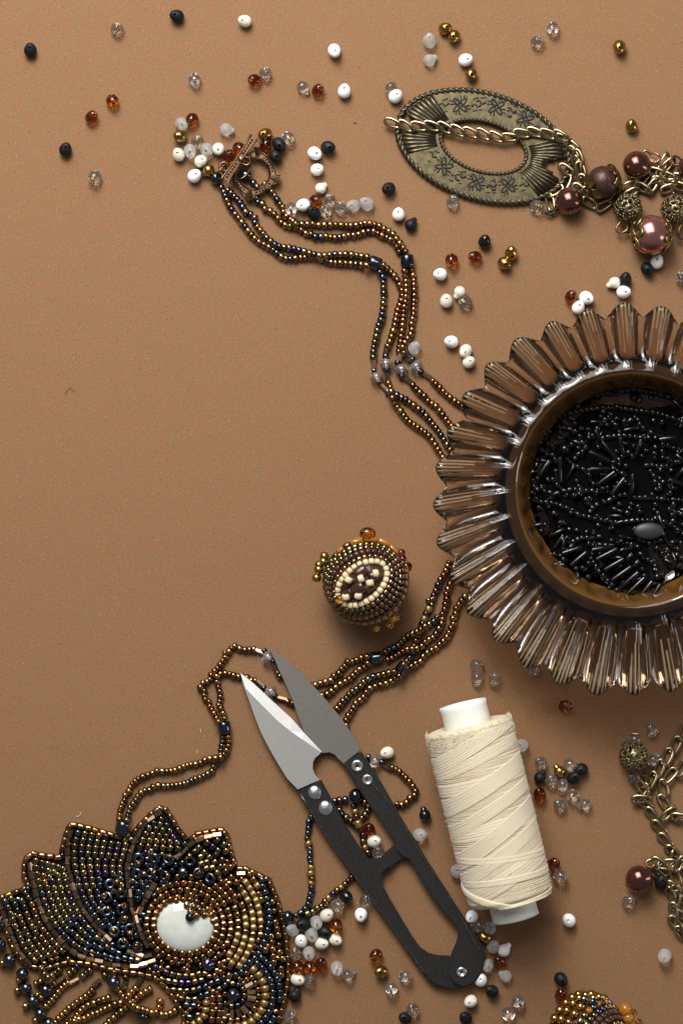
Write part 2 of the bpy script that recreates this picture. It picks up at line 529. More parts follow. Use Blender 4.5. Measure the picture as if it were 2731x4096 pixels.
DROPS = '''A 193,315 mb 95 n|alone near the left edge, leftmost bead in the upper half
A 735,178 cg 80 n|between the two topmost matte black beads, upper left
A 1110,102 mb 165 n|at the top left, hole to the left
A 1535,133 p 175 n|at the very top, alone left of centre
A 412,938 mb 70 n|alone at left, level with the toggle clasp
A 706,634 a -65 n|upper right of the lone pair at upper left
A 576,736 a 50 n|lower left of the lone pair at upper left
A 1221,501 c -80 n|alone above the toggle clasp cluster
A 597,1113 cg -125 n|left of the clasp, lowest bead at left
A 1140,778 f -45 n|touching an amber bead at the top of the clasp cluster
A 1206,750 a -130 n|topmost of the clasp cluster, beside a frosted bead
A 1130,856 g 180 n|under the topmost frosted bead of the clasp cluster
A 1240,886 cg 85 n|wedged above two frosted beads left of the clasp
A 1425,812 f -10 s|lying on its side alone above the toggle bar
A 1122,971 p 120 n|far left of the clasp cluster
A 1192,950 f -80 n|between two pearly beads left of the clasp
A 1296,942 f -75 n|right of the gold-lined bead in the clasp cluster
A 1370,936 p -75 n|top right pearly one of the clasp cluster, beside amber
A 1260,1012 p 25 n|lowest pearly one of the clasp cluster
A 1303,1068 g -150 s|between a white bead and the toggle's end loop
A 1220,1105 w 30 n|left of the toggle clasp, lowest of its cluster
D 825,585 a 35 n|left of the toggle bar, lower of two
D 932,510 a -50 n|half behind the toggle bar, upper of two
D 1205,490 a 80 n|right of the toggle bar's upper end
D 1203,360 g -165 n|just above the toggle bar's upper end
D 1440,398 cg -50 n|right of the toggle bar, beyond two black beads
D 1347,465 mb -50 n|upper of two right of the clasp ring
D 1310,588 mb -50 n|lower of two, touching the clasp ring
B 528,320 w -80 n|alone near the top, left of centre
B 97,458 c 95 n|above an amber bead at the upper middle left
B 27,503 a 180 n|below a clear bead at the upper middle left
B 333,548 cg -50 s|left of an amber bead, upper middle
B 425,568 a 50 n|between a gold-lined bead and a white one
B 590,572 w 85 n|alone, right of the upper-middle amber bead
B 882,555 c -120 s|half under a white bead left of the oval medallion
B 910,606 w 40 n|overlapping a clear bead at the medallion's upper left
B 1222,180 g 10 n|upper left of the touching top pair
B 1278,228 g -115 n|lower right of the touching top pair
B 1125,256 f 95 n|upper of two above the medallion
B 1130,378 f 30 s|lower of two above the medallion, on its side
B 1350,378 w 10 n|above the medallion, touching a bronze-gold bead
B 1386,466 g -100 n|just above the medallion's top edge
B 405,962 w -40 n|upper of two right of the clasp, beside black
B 489,925 mb 0 n|right of a white bead, between clasp and medallion
B 420,1065 w 15 n|lower of two right of the clasp
B 446,1180 p 40 s|above the row of beads over the necklace
B 257,1310 c -90 n|left end of the row, touching the necklace
B 333,1287 w -160 n|second in the row over the necklace
B 411,1258 a -30 n|only amber in the row over the necklace
B 398,1334 mb 140 n|below the amber one in the necklace row
B 502,1254 c 100 n|above the gold-lined one in the necklace row
B 474,1328 cg -70 n|lowest in the row over the necklace
B 563,1300 c 80 n|left of two frosted beads in the row
B 645,1290 f -170 n|left of two frosted ones ending the necklace row
B 732,1280 f 150 n|right end of the row over the necklace
B 868,1183 mb 200 n|alone below the medallion's left end
B 930,1345 w 90 n|beside a black pear-shaped bead below the medallion
B 1008,1405 mb 60 s|on its side beside white, above the necklace bend
B 1268,1265 c 80 n|under the medallion's lower edge
B 1468,1515 gb 80 n|above an amber bead, right of the necklace bend
C 750,180 c -90 n|upper right of the two near the top right
C 652,262 c 45 n|lower left of the two near the top right
C 1166,296 g -95 n|alone in the top right corner
C 1243,790 g 95 n|alone above the brown pearls at right
C 650,1295 cg 0 n|tucked between medallion and leftmost brown pearl
E 598,1455 a -100 n|left of the amber pair beside the necklace bend
E 780,1428 a 170 n|right of the amber pair beside the necklace bend
E 1063,1398 g 85 n|upper of the stacked pair below the medallion
E 1010,1475 g -30 n|lower of the stacked pair below the medallion
G 1190,466 w 180 n|alone just right of the necklace's large blue bead
G 1229,633 p 90 n|left one of a trio right of the necklace
G 1312,580 p -130 s|top one of a trio right of the necklace
G 1346,638 cg 185 n|in the trio right of the necklace
G 1028,928 f 50 n|leaning on the necklace just above its crystals
G 1260,890 w 175 n|left of the bowl's upper left rim, above two pearly ones
G 1351,947 p -130 n|upper of two beside the bowl's upper left
G 1370,1018 p 30 n|lower of two beside the bowl's upper left
H 928,125 a 80 n|above the bowl, beside two white beads
H 1015,130 w -30 n|upper right of the touching pair above the bowl
H 969,186 w 60 n|lower of the touching pair, against the bowl's rim
H 1170,44 p -160 s|pear-shaped, beside a black bead above the bowl
H 1237,25 mb 85 n|above a white bead over the bowl
H 1227,98 w 0 n|below a black bead, just over the bowl's rim
U 1150,380 w 80 n|half under the big pink capped pearl
U 998,490 mb -60 n|below the big pink capped pearl
I 390,1085 c 30 n|top of the trio between bowl and spool
I 393,1165 c -95 s|bottom left of the trio between bowl and spool
I 490,1163 c 90 n|right of the trio between bowl and spool
I 712,1105 c 120 n|peeking left from under the bowl's bottom petals
I 850,1140 c -40 n|peeking right from under the bowl's bottom petals
I 896,1318 a 0 n|alone below the bowl, right of the spool top
S 1285,490 c 120 n|alone above the lone filigree ball
S 1132,570 cg 90 s|resting on top of the lone filigree ball
S 1300,755 c 50 s|touching the right of the lone filigree ball
S 1130,920 c 150 n|touching the bottom of the lone filigree ball
S 295,785 c 130 n|top left of the cluster right of the spool
S 285,912 mb 60 s|left one of the cluster right of the spool
S 460,858 g 130 s|the only one in the cluster right of the spool
S 556,803 cg -20 n|topmost in the cluster right of the spool
S 655,845 mb -150 n|rightmost in the cluster right of the spool
S 583,922 mb 40 n|middle black one of the cluster right of the spool
S 388,945 c 100 n|centre of the cluster right of the spool
S 488,998 c -100 s|standing neck down amid the cluster by the spool
S 283,1068 a 100 n|lower left of the cluster right of the spool
S 577,1083 cg -135 n|in the cluster by the spool, lower right
S 462,1166 cg 130 n|bottom of the cluster by the spool, hole upper left
S 678,1160 c -160 s|bottom right of the spool cluster, neck pointing left
S 118,630 f 160 n|peeking out right of the spool's upper part
R 1303,1583 a 60 n|against the spool's lower right side
R 1363,1690 c -30 n|below an amber bead at the spool's lower right
R 435,1645 f 60 n|peeking out left of the spool's lower part
R 1440,2085 w 130 n|alone right of the spool's bottom end
Q 1043,445 gb 105 s|pear-shaped, between the snips and the spool
Q 1010,590 f 0 n|touching the snips' right arm
R 572,2052 w -130 n|between the snips and the spool's bottom
T 282,638 c 20 n|beside the snips under the spool's bottom
T 355,645 f 80 n|touching the spool's white bottom tube
T 320,703 g -20 n|against the snips' right arm near the pivot
T 376,764 f 60 n|below the bronze-gold one beside the pivot
T 447,782 w 50 s|pear-shaped, right of the snips' pivot
T 418,860 a 110 n|right of the snips' pivot, below white
T 343,880 f -100 n|touching the rounded end of the snips
T 450,948 f 145 s|on its side, lower right of the pivot
T 298,970 w 90 n|tucked under the rounded end of the snips
T 368,1042 mb 140 n|below the rounded end of the snips
T 236,1104 p -150 n|below the snips, near the bottom edge
T 531,1108 c -60 n|right of the pearly one near the bottom edge
T 205,1210 mb 120 n|at the bottom edge under a pearly bead
T 471,1186 cg -75 n|at the bottom edge, right of a black one
T 800,965 mb -50 n|above an amber one near the bottom beaded ball
T 801,1065 a 90 n|just above the bottom beaded ball
T 1223,480 cg 40 n|below the lower right brown pearl
T 1450,820 f -120 n|alone in the lower right corner
T 1427,355 mb 80 n|between lower brown pearl and chain
Q 780,18 p 190 n|beside the crystal, right of the snips' arm
Q 655,555 a 90 n|inside the snips, beside the gold strand
Q 690,637 p 10 n|inside the snips, below an amber one
Q 720,715 c 100 n|inside the snips, at the cross link
Q 436,1083 c 0 n|below the diagonal strand, left of the snips
Q 495,1022 gb -20 n|under the diagonal strand beside the snips
Q 630,1050 c 80 n|touching the snips' left arm
Q 598,1148 w -90 n|alone left of the snips' left arm
Q 360,1152 p 40 n|highest pearly one of the pile by the pendant
Q 198,1215 mb 180 n|under the strand beside the pendant's blue bead
Q 287,1202 f -80 n|left of the highest pearly one in the pile
Q 123,1255 f 150 n|leftmost, against the pendant's edge
Q 254,1287 f -70 n|centre of the pile by the pendant
Q 345,1268 mb -10 n|in the middle of the pile, left of amber
Q 424,1224 a -80 n|top right of the pile by the pendant
Q 182,1330 w 90 n|the only white one in the pile by the pendant
Q 325,1348 p 0 n|left of two low pearly ones in the pile
Q 420,1320 p -20 n|right edge of the pile by the pendant
Q 143,1415 cg 100 n|above three amber ones beside the pendant
Q 235,1415 f -90 n|above the middle one of three amber beads
Q 152,1512 a -60 n|left one of three touching beside the pendant
Q 240,1515 a -70 n|middle one of three touching beside the pendant
Q 321,1490 a 90 n|right one of three touching beside the pendant
Q 157,1597 p -10 n|below the amber trio beside the pendant
Q 238,1608 c 70 n|right of the pearly one below the amber trio
Q 430,1520 f -90 n|right of the amber trio, beside a clear one
Q 512,1570 c 35 s|pear-shaped, right of a frosted bead near the bottom
Q 702,1428 a -150 n|alone above a bronze-gold one left of the snips
Q 738,1543 g 180 n|alone at the bottom left of the snips
Q 908,1575 c -30 n|nearest the snips' bottom left curve
Q 810,1662 c -90 n|lower of the two left of the snips' pivot
Q 137,1705 mb 60 s|pear-shaped, against the pendant's lower right
s 1161,4066 c 40 n|at the bottom edge beside the pendant
s 1651,4037 c 120 n|at the bottom edge, touching a black bead
s 1620,4072 mb 160 n|at the bottom edge, touching a clear bead'''
def drop_bead(line):
    a, phrase = line.split('|'); t, xy, k, ang, pose = a.split()
    x, y = map(float, xy.split(','))
    m, name, desc, group = KIND[k]
    el = {'n': random.uniform(34, 43), 's': random.uniform(-8, -4)}[pose]
    roll = 0 if pose == 'n' else (90 if k in ('c', 'cg') and random.random() < .7 else 78)
    sc = random.uniform(.99, 1.08)
    Rm = (Matrix.Rotation(math.radians(float(ang) + random.uniform(-6, 6)), 3, 'Z') @ Matrix.Rotation(math.radians(-el), 3, 'Y')
          @ Matrix.Rotation(math.radians(roll + random.uniform(-12, 12)), 3, 'X') @ Matrix.Diagonal((sc * random.uniform(.95, 1.06), sc, sc * random.uniform(.96, 1.03))))
    W = DVS[pose] @ np.array(Rm).T
    zb = -W[:, 2].min() + .002
    c2 = (W[:, :2].max(0) + W[:, :2].min(0)) / 2
    p = at(px(t, x, y), .25)
    M = Matrix.Translation((p.x - c2[0], p.y - c2[1], zb)) @ Rm.to_4x4()
    o = obj(name, DM[m, pose], None, M, desc + ' ' + phrase, 'bead', group)
    if k == 'cg': obj('hole_lining', DROPM[pose][1], o, M)
for line in DROPS.split('\n'): drop_bead(line)
# ------------------------------------------------------------------ bead necklace with toggle clasp
nk = thing('bead_necklace', at((900, 1000), 0), 'multi-strand bronze and blue seed bead necklace with toggle clasp, running under the bowl and snips', 'necklace')
UP = dict(bronze=.58, copper=.2, olive=.1, blue=.12)
MIXD = dict(bronze=.42, copper=.12, olive=.22, blue=.22, purple=.02)
DARK = dict(olive=.5, blue=.32, bronze=.12, purple=.06)
BR = dict(bronze=.7, copper=.26, olive=.04)
def crystal(p, d, c, prev=None):
    one(nk, 'round', 'iris_crystal', p, .27, d, .20, .28)
# large blue beads
for t, x, y, d, r in (('D', 690, 815, -20, .26), ('D', 1000, 785, -60, .25), ('D', 1080, 868, -40, .16), ('G', 785, 395, -20, .27), ('G', 985, 385, -85, .28),
                      ('K', 685, 1300, 10, .26), ('K', 915, 1400, 55, .27), ('L', 780, 800, -80, .27), ('L', 143, 1430, 80, .30), ('Q', 90, 1165, 10, .27),
                      ('Q', 560, 320, 20, .30)):
    one(nk, 'round' if t in 'DQ' else 'tube', 'blue', px(t, x, y), r, d, r * .92, r, 'large_blue_bead')
for t, x, y, d in (('G', 793, 1110, -70), ('G', 853, 1025, -90), ('G', 947, 1060, -75), ('G', 1040, 1043, -45), ('L', 1050, 358, -35), ('L', 1068, 575, -40), ('Q', 695, 80, -10)):
    crystal(px(t, x, y), d, None)
for t, x, y, d, r in (('G', 778, 1070, 0, .13), ('G', 812, 1145, -50, .13), ('G', 850, 980, 90, .14), ('G', 857, 1065, 90, .15), ('G', 925, 1020, 80, .14), ('G', 950, 1105, -70, .15),
                      ('G', 1018, 1000, -50, .13), ('G', 1070, 1080, -40, .14), ('L', 1030, 320, -60, .13), ('L', 1085, 385, -60, .12), ('L', 1028, 552, -50, .12), ('L', 1098, 605, -45, .13),
                      ('Q', 650, 48, 0, .12), ('Q', 745, 85, -20, .14)):
    one(nk, 'seed', 'blue', px(t, x, y), .15, d, r * .75, r, 'blue_seed_bead')
for t, x, y, d, m in (('G', 775, 1030, 90, 1), ('G', 838, 1170, -45, 1), ('G', 850, 940, 80, 1), ('G', 860, 1110, -85, 0), ('G', 938, 985, 75, 1), ('G', 990, 1130, -40, 0), ('G', 980, 985, -55, 0),
                      ('G', 1112, 1103, -35, 1), ('L', 995, 320, -20, 1), ('L', 1095, 422, -60, 0), ('L', 1000, 520, -40, 1), ('L', 1140, 620, -15, 1), ('Q', 775, 115, -30, 1)):
    one(nk, 'bugle', 'bronze_bugle' if m else 'dark_bugle', px(t, x, y), .14, d, .20, .105)
# upper strands
strand(nk, pts('D', '735,890 770,960 800,1040 840,1120 880,1180 930,1240 985,1310 1040,1385 1090,1440 1150,1490 G135,305 190,350 240,370 310,362 380,360 440,368 500,390 560,395 640,400 745,412'), MIXD)
strand(nk, pts('D', '800,930 860,985 940,1070 990,1160 1040,1190 1090,1220 1100,1290 1160,1370 1210,1430 G150,275 180,290 240,300 300,312 370,332 440,350 500,345 580,340 650,345 745,360'), MIXD)
strand(nk, pts('G', '805,440 832,485 835,540 838,600 832,680 825,740 802,800 790,860 775,930 772,1005'), DARK)
strand(nk, pts('G', '850,1195 890,1215 930,1228 985,1260 1040,1300 1090,1340 1140,1400 1180,1450 1215,1505 1240,1545 1290,1625'), dict(olive=.5, blue=.25, bronze=.2, purple=.05))
strand(nk, pts('G', '825,400 880,450 915,490 940,540 955,590 945,640 925,690 912,760 895,830 875,890 862,915'), BR)
strand(nk, pts('G', '860,1135 880,1180 890,1230 900,1270 940,1320 985,1380 1040,1420 1110,1470 1150,1520 1180,1570 1230,1650'), BR)
strand(nk, pts('D', '1120,880 1115,1000 1120,1060 1180,1090 1210,1150 1270,1165 1310,1210 1350,1250 1390,1300 1450,1310 B260,1420 305,1430 340,1460 380,1468 410,1485 445,1485 480,1482 515,1490 555,1490 590,1482 625,1475 665,1475 700,1460 730,1455 770,1450 820,1475 860,1490 890,1510 915,1535 G930,315 950,350'), UP)
strand(nk, pts('D', '1180,860 1255,940 1310,1010 1345,1070 1385,1120 1400,1190 1470,1250 1530,1300 B265,1385 290,1400 320,1405 350,1405 385,1403 420,1410 490,1410 540,1410 610,1415 655,1415 700,1405 730,1400 765,1405 800,1415 830,1425 850,1445 885,1458 910,1490 945,1535 G970,315 982,345'), UP)
strand(nk, pts('G', '965,430 972,480 978,520 978,570 975,630 965,680 960,740 955,800 945,870 940,910 930,960'), BR)
strand(nk, pts('G', '1012,428 1025,490 1028,550 1030,610 1025,670 1025,720 1012,770 1015,810 1008,840 985,875 955,930 965,960'), BR)
strand(nk, pts('G', '1010,1150 1050,1195 1090,1230 1120,1265 1160,1290 1190,1325 1230,1380 1300,1465'), BR)
strand(nk, pts('G', '1135,1125 1180,1170 1220,1210 1260,1245 1305,1275 1340,1300 1420,1365'), BR)
# lower strands, from under the bowl to the snips
strand(nk, pts('K', '1345,430 1300,530 1280,570 1245,620 1230,670 1205,720 1180,780'), dict(copper=.6, purple=.3, bronze=.2))
for x, y, d, m, r in ((1195, 770, -40, 'olive', .12), (1150, 790, -60, 'olive', .13), (1180, 825, 0, 'olive', .12), (1150, 865, 70, 'matte_gold', .165), (1125, 907, 70, 'blue', .13),
                      (1110, 952, 70, 'matte_gold', .16), (1090, 1002, 70, 'blue', .15), (1020, 1200, 60, 'matte_gold', .165), (1000, 1250, 60, 'blue', .14), (980, 1302, 60, 'blue', .14)):
    one(nk, 'seed' if r != .15 else 'tube', m, px('K', x, y), r + .03, d, r * .8, r)
strand(nk, pts('K', '1080,1040 1055,1095 1035,1150'), dict(copper=1))
strand(nk, pts('K', '970,1320 940,1345 925,1365'), BR)
strand(nk, pts('K', '1400,440 1368,540 1358,600 1330,670 1310,720 1315,770 1305,800 1298,850 1285,890 1270,930 1275,970 1255,1020 1225,1070 1195,1115 1130,1150 1095,1190 1060,1215 960,1225 900,1255 855,1283 790,1315 745,1320'), BR)
strand(nk, pts('K', '1490,730 1425,820 1400,855 1395,900 1370,940 1372,1000 1345,1045 1325,1100 1290,1145 1250,1180 1215,1215 1155,1245 1105,1285 1080,1330 1040,1350 985,1385'), dict(bronze=.8, copper=.1, olive=.05, blue=.05))
strand(nk, pts('K', '1240,925 1210,955 1180,990 1130,1010 1060,1060 1000,1085 965,1105 925,1135 890,1180 850,1205 800,1225 740,1262'), MIXD)
strand(nk, pts('K', '625,1290 565,1295 525,1310 480,1335 435,1330 405,1370 370,1405 350,1440 310,1455 285,1500 245,1505 210,1530 165,1530 P930,500 850,500'), BR)
strand(nk, pts('K', '620,1335 570,1390 520,1410 480,1455 440,1495 390,1520 340,1550 P1070,590 1000,610 930,640'), BR)
strand(nk, pts('K', '865,1425 810,1430 735,1450 680,1465 630,1475 590,1510 P1440,470 1405,520 1350,550 1300,590 1270,635 1230,665 1200,710 1150,755 1090,790'), MIXD)
strand(nk, pts('K', '905,1455 880,1470 830,1500 790,1525 730,1540 P1500,535 1470,590 1430,640 1370,680 1340,740 1310,790 1275,835 1260,895 1285,950'), BR)
R_ = .138
# left loop
strand(nk, pts('L', '978,312 960,308 930,312 897,312 865,300 835,288 815,320 785,330 785,360 770,380 755,405 735,430 700,465 685,505 645,520 630,550 655,570 655,615 685,640 690,670 710,700 725,730 745,765'), BR, r=R_)
strand(nk, pts('L', '985,505 950,505 920,485 890,478 860,480 830,470 800,460 770,462 735,470 735,520 750,570 755,605 750,640 745,665 765,690 775,720 785,755'), BR, r=R_)
strand(nk, pts('L', '1105,445 1125,475 1145,500'), BR, r=R_)
strand(nk, pts('L', '1162,632 1190,642 1225,655'), BR, r=R_)
strand(nk, pts('L', '768,845 768,895 760,935 755,980 740,1015 715,1040 705,1070 665,1095 630,1112 590,1125 550,1145 485,1160 415,1165 380,1165 345,1165 315,1190 280,1195 250,1215 215,1270 190,1300 180,1335 168,1385'), dict(olive=.55, blue=.2, bronze=.25), r=R_)
strand(nk, pts('L', '802,845 808,890 800,930 780,965 755,988 710,993 670,998 620,1025 580,1030 530,1042 480,1065 410,1075 365,1070 320,1090 265,1110 230,1130 195,1165 185,1195 160,1220 155,1255 140,1280 130,1310 125,1340 122,1385'), BR, r=R_)
# strands under and right of the snips
strand(nk, pts('Q', '800,120 825,125 860,145 890,175 920,205 945,230 965,265 980,305 940,335 910,370 865,385 830,365'), BR)
strand(nk, pts('Q', '400,355 430,355 475,345 515,350'), dict(bronze=.5, olive=.3, blue=.2))
strand(nk, pts('Q', '620,345 630,375 650,395 640,430 615,465 580,490'), DARK)
strand(nk, pts('Q', '440,400 460,440 500,475 540,505 565,535'), DARK)
strand(nk, pts('Q', '540,375 558,430 572,490 590,540 610,580 612,630 615,660 632,690 655,735'), dict(matte_gold=.35, bronze=.35, olive=.2, purple=.1), r=.14, tk=(.7, 1))
strand(nk, pts('Q', '262,450 237,490 238,525 230,560 228,600 222,630 238,665 245,710 240,755 252,800 246,850 258,895 250,935 255,975 243,1015 235,1065 215,1100 185,1130 135,1160'), dict(blue=.42, matte_gold=.25, olive=.22, copper=.1), r=.135, tk=(.65, .95))
strand(nk, pts('Q', '565,850 545,870 520,900 490,930 455,960 415,990 385,1020 355,1045 335,1080 295,1100 265,1125 225,1140'), dict(olive=.4, matte_gold=.28, bronze=.22, purple=.08), r=.135, tk=(.65, .95))
flush(nk)

# toggle clasp
def poly_ring(outer, inner, z0, z1):
    """closed band between two equally long closed point lists"""
    n = len(outer); V = []
    for z in (z0, z1):
        V += [(p[0], p[1], z) for p in outer] + [(p[0], p[1], z) for p in inner]
    Fc = []
    for i in range(n):
        j = (i + 1) % n
        a, b, c, d = i, j, n + i, n + j
        e = 2 * n
        Fc += [(e + a, e + b, e + d, e + c), (a, c, d, b), (a, b, e + b, e + a), (c, e + c, e + d, d)]
    return V, Fc
def polar_pts(t, cx, cy, rf, n=96):
    k = TILE[t][2]; c = px(t, cx, cy)
    out = []
    for i in range(n):
        a = 2 * PI * i / n; r = rf(a) * k
        out.append((c[0] + r * math.cos(a), c[1] - r * math.sin(a)))
    return out
def flat(P, z): return [tuple(at(p, z)[:2]) for p in P]
ANG0 = math.radians(-12)
def corner(a): return max(0, math.cos(2 * (a - ANG0))) ** 10 + max(0, math.cos(2 * (a - ANG0 - PI / 2))) ** 10
ro = lambda a: 226 + 18 * math.cos(4 * (a - ANG0)) + 44 * corner(a)
ri = lambda a: 156
z0, z1 = .27, .36
sp = Soup()
sp.add(poly_ring(flat(polar_pts('D', 1085, 770, ro), z0), flat(polar_pts('D', 1085, 770, ri), z0), z0, z1))
for rf in (lambda a: ri(a) + 6, lambda a: 220 + 12 * math.cos(4 * (a - ANG0)), lambda a: 172.):
    sp.add(tube([(*p, z1) for p in flat(polar_pts('D', 1085, 770, rf), z1)], .028, 6, True))
for q in range(4):
    a0 = ANG0 + q * PI / 2
    for k in range(-2, 3):
        a = a0 + k * .07
        c = px('D', 1085, 770)
        A = [(c[0] + r * .3827 * math.cos(a0 + k * f), c[1] - r * .3827 * math.sin(a0 + k * f)) for r, f in ((176, .03), (225, .06), (280, .085))]
        sp.add(tube([(*at(p, z1)[:2], z1) for p in A], [.02, .035, .045], 6))
    for k in range(6):
        a = a0 + .36 + k * .17
        c = px('D', 1085, 770); p = (c[0] + 196 * .3827 * math.cos(a), c[1] - 196 * .3827 * math.sin(a))
        b = at(p, z1)
        sp.add(lathe([(.002, .05), (.03, .038), (.045, 0)], 8), Matrix.Translation((b.x, b.y, z1)))
obj('toggle_ring', sp.mesh('toggle_ring', 'copper_clasp', True, 50), nk, Matrix.Identity(4))
sp = Soup()
A, B = np.array(px('D', 790, 835)), np.array(px('D', 1085, 395))
ax = (B - A) / np.linalg.norm(B - A); nx = np.array([-ax[1], ax[0]])
L = np.linalg.norm(B - A)
wid = lambda s: 12.0 + 5.0 * abs(2 * s - 1) ** 1.5
out = [A + ax * L * s + nx * wid(s) for s in np.linspace(0, 1, 14)] + [A + ax * L * s - nx * wid(s) for s in np.linspace(1, 0, 14)]
zb = .58
V = [(*at(p, zb)[:2], zb) for p in out] + [(*at(p, zb)[:2], zb + .1) for p in out]
n = len(out)
sp.add((V, [tuple(range(n)), tuple(reversed(range(n, 2 * n)))] + [(i, n + i, n + (i + 1) % n, (i + 1) % n) for i in range(n)]))
for sgn in (1, -1):
    sp.add(tube([(*at(A + ax * L * s + nx * sgn * (wid(s) - 2), zb)[:2], zb + .1) for s in np.linspace(-.02, 1.02, 14)], [.06] + [.045] * 12 + [.06], 8))
for s in np.linspace(.06, .94, 15):
    if abs(s - .5) < .1: continue
    b = at(A + ax * L * s, zb)
    sp.add(lathe([(.002, .07), (.035, .05), (.05, 0)], 8), Matrix.Translation((b.x, b.y, zb + .1)))
b = at(px('D', 955, 620), zb + .12)
sp.add(lathe([(.002, .05), (.09, .03), (.14, 0)], 12), Matrix.Translation(b))
ln = [px('D', 1005 + 42 * math.cos(a), 640 + 42 * math.sin(a)) for a in np.linspace(0, 2 * PI, 20)[:-1]]
sp.add(tube([(*at(p, .6)[:2], .62) for p in ln], .055, 8, True))
obj('toggle_bar', sp.mesh('toggle_bar', 'copper_clasp', True, 50), nk, Matrix.Identity(4))
sp = Soup()
ln = [px('D', 775 + 46 * math.cos(a), 700 + 46 * math.sin(a)) for a in np.linspace(0, 2 * PI, 20)[:-1]]
sp.add(tube([(*at(p, .3)[:2], .33) for p in ln], .06, 8, True))
obj('ring_loop', sp.mesh('ring_loop', 'copper_clasp'), nk, Matrix.Identity(4))
def wire_ring(th, name, t, cx, cy, a, b, rot, z, tilt, r, m, seg=28):
    P = []
    c = at(px(t, cx, cy), z); k = TILE[t][2] / 100
    R = Matrix.Rotation(math.radians(rot), 3, 'Z') @ Matrix.Rotation(math.radians(tilt), 3, 'X')
    for i in range(seg):
        q = 2 * PI * i / seg
        P.append(c + R @ Vector((a * k * math.cos(q), b * k * math.sin(q), 0)))
    V, Fc = tube(P, r, 8, True)
    return obj(name, mesh_from(name, V, Fc, m), th, Matrix.Identity(4))
wire_ring(nk, 'jump_ring', 'D', 968, 735, 100, 62, 55, .55, 22, .045, 'copper_clasp')
wire_ring(nk, 'jump_ring', 'D', 745, 755, 75, 46, 50, .42, 62, .04, 'copper_clasp')

# ------------------------------------------------------------------ flower pendant
fp = thing('flower_pendant', at((560, 3750), 0), 'large bead-embroidered lotus flower pendant with white cabochon eye and bead fringe, lower left', 'pendant')
OUT = pts('M', '-60,775 0,765 60,740 140,712 165,690 138,640 140,560 160,510 215,485 280,498 370,508 385,440 400,380 425,325 460,303 560,325 680,360 760,383 830,362 880,300 940,240 1000,198 1050,212 1090,270 1130,340 1182,402 1240,362 1330,345 1390,338 1432,372 1460,480 1490,580 1540,578 '
          'O1250,30 1300,130 1350,250 1390,400 1430,560 1455,750 1470,950 1460,1150 1430,1300 1390,1450 1340,1600')
BOT = pts('O', '330,1600 330,1450 250,1330 180,1220 80,1120 20,1080 M850,1262 700,1240 560,1205 450,1192 380,1205 300,1232 200,1222 130,1180 60,1080 20,960 -60,850')
poly = flat(OUT + BOT, .04)
bm = bmesh.new()
vs = [bm.verts.new((x, y, .02)) for x, y in poly]
f = bm.faces.new(vs)
ex = bmesh.ops.extrude_face_region(bm, geom=[f])
for v in ex['geom']:
    if isinstance(v, bmesh.types.BMVert): v.co.z = .12
bmesh.ops.recalc_face_normals(bm, faces=bm.faces)
bmesh.ops.triangulate(bm, faces=bm.faces)
me = bpy.data.meshes.new('felt_backing'); bm.to_mesh(me); bm.free(); me.materials.append(MATS['felt'])
obj('felt_backing', me, fp, Matrix.Identity(4))
OCC = []
def inside(q):
    x, y = q.x, q.y; ins = False; j = len(poly) - 1
    for k in range(len(poly)):
        if (poly[k][1] > y) != (poly[j][1] > y) and x < (poly[j][0] - poly[k][0]) * (y - poly[k][1]) / (poly[j][1] - poly[k][1]) + poly[k][0]: ins = not ins
        j = k
    return ins
def free(q, r):
    for x, y, rr in OCC:
        if (x - q.x) ** 2 + (y - q.y) ** 2 < (r + rr) ** 2 * .66: return False
    return True
def pb(m, p, d, half=.12, r=.132, z=None, shape='tube', check=True, dz=0., name=None):
    """pendant bead at photo pixel p, hole along image direction d degrees"""
    z = .12 + r if z is None else z
    q = at(p, z)
    if check and not (inside(q) and free(q, min(r, half))): return
    OCC.append((q.x, q.y, min(r, half) if shape not in ('bugle',) else r))
    a = math.radians(d + random.uniform(-7, 7))
    M = frame_x(q, (math.cos(a), math.sin(a), dz + random.uniform(-.08, .08))) @ Matrix.Rotation(random.random() * 6 if shape != 'bugle' else random.uniform(0, 1.05), 4, 'X') @ S3(half, r, r)
    bead(fp, shape, m, M, name)
def bugles(P, w=(.45, .55)):
    path = Path(P); s = 18.
    while s < path.L - 8:
        t = path.tan(s)
        m = 'bronze_bugle' if random.random() < .6 else 'dark_bugle'
        p = path.at(s)
        pb(m, p, math.degrees(math.atan2(-t[1], t[0])), .160, .125, shape='bugle', check=False, z=.25)
        for e in (-12, 0, 12):
            q = at(path.at(s + e), .2); OCC.append((q.x, q.y, .11))
        s += 36
cA = pts('M', '-10,800 12,845 40,920 80,1020 130,1120 195,1195')
cB = pts('M', '190,550 205,650 240,790 270,870 310,950 380,1040 440,1100 510,1140 615,1172 680,1190 740,1200 800,1205 850,1208 900,1195 950,1178 1010,1155')
cC = pts('M', '452,345 430,430 425,510 430,580 450,670 475,750 505,820 550,885 600,950 650,1005 715,1060')
cD = pts('M', '1020,235 945,285 895,330 865,385 840,440 815,520 800,590 805,670 810,740 820,820 840,880 862,940 885,1000 910,1050 945,1100')
cE = pts('M', '1390,378 1355,385 1295,395 1240,415 1195,445 1150,490 1105,525')
for c in (cA, cB, cC, cD, cE, pts('M', '980,680 965,700 935,750 905,805 880,855 872,905'), pts('M', '795,1108 835,1122 900,1142 950,1130'), pts('M', '1485,632 1560,622')): bugles(c)
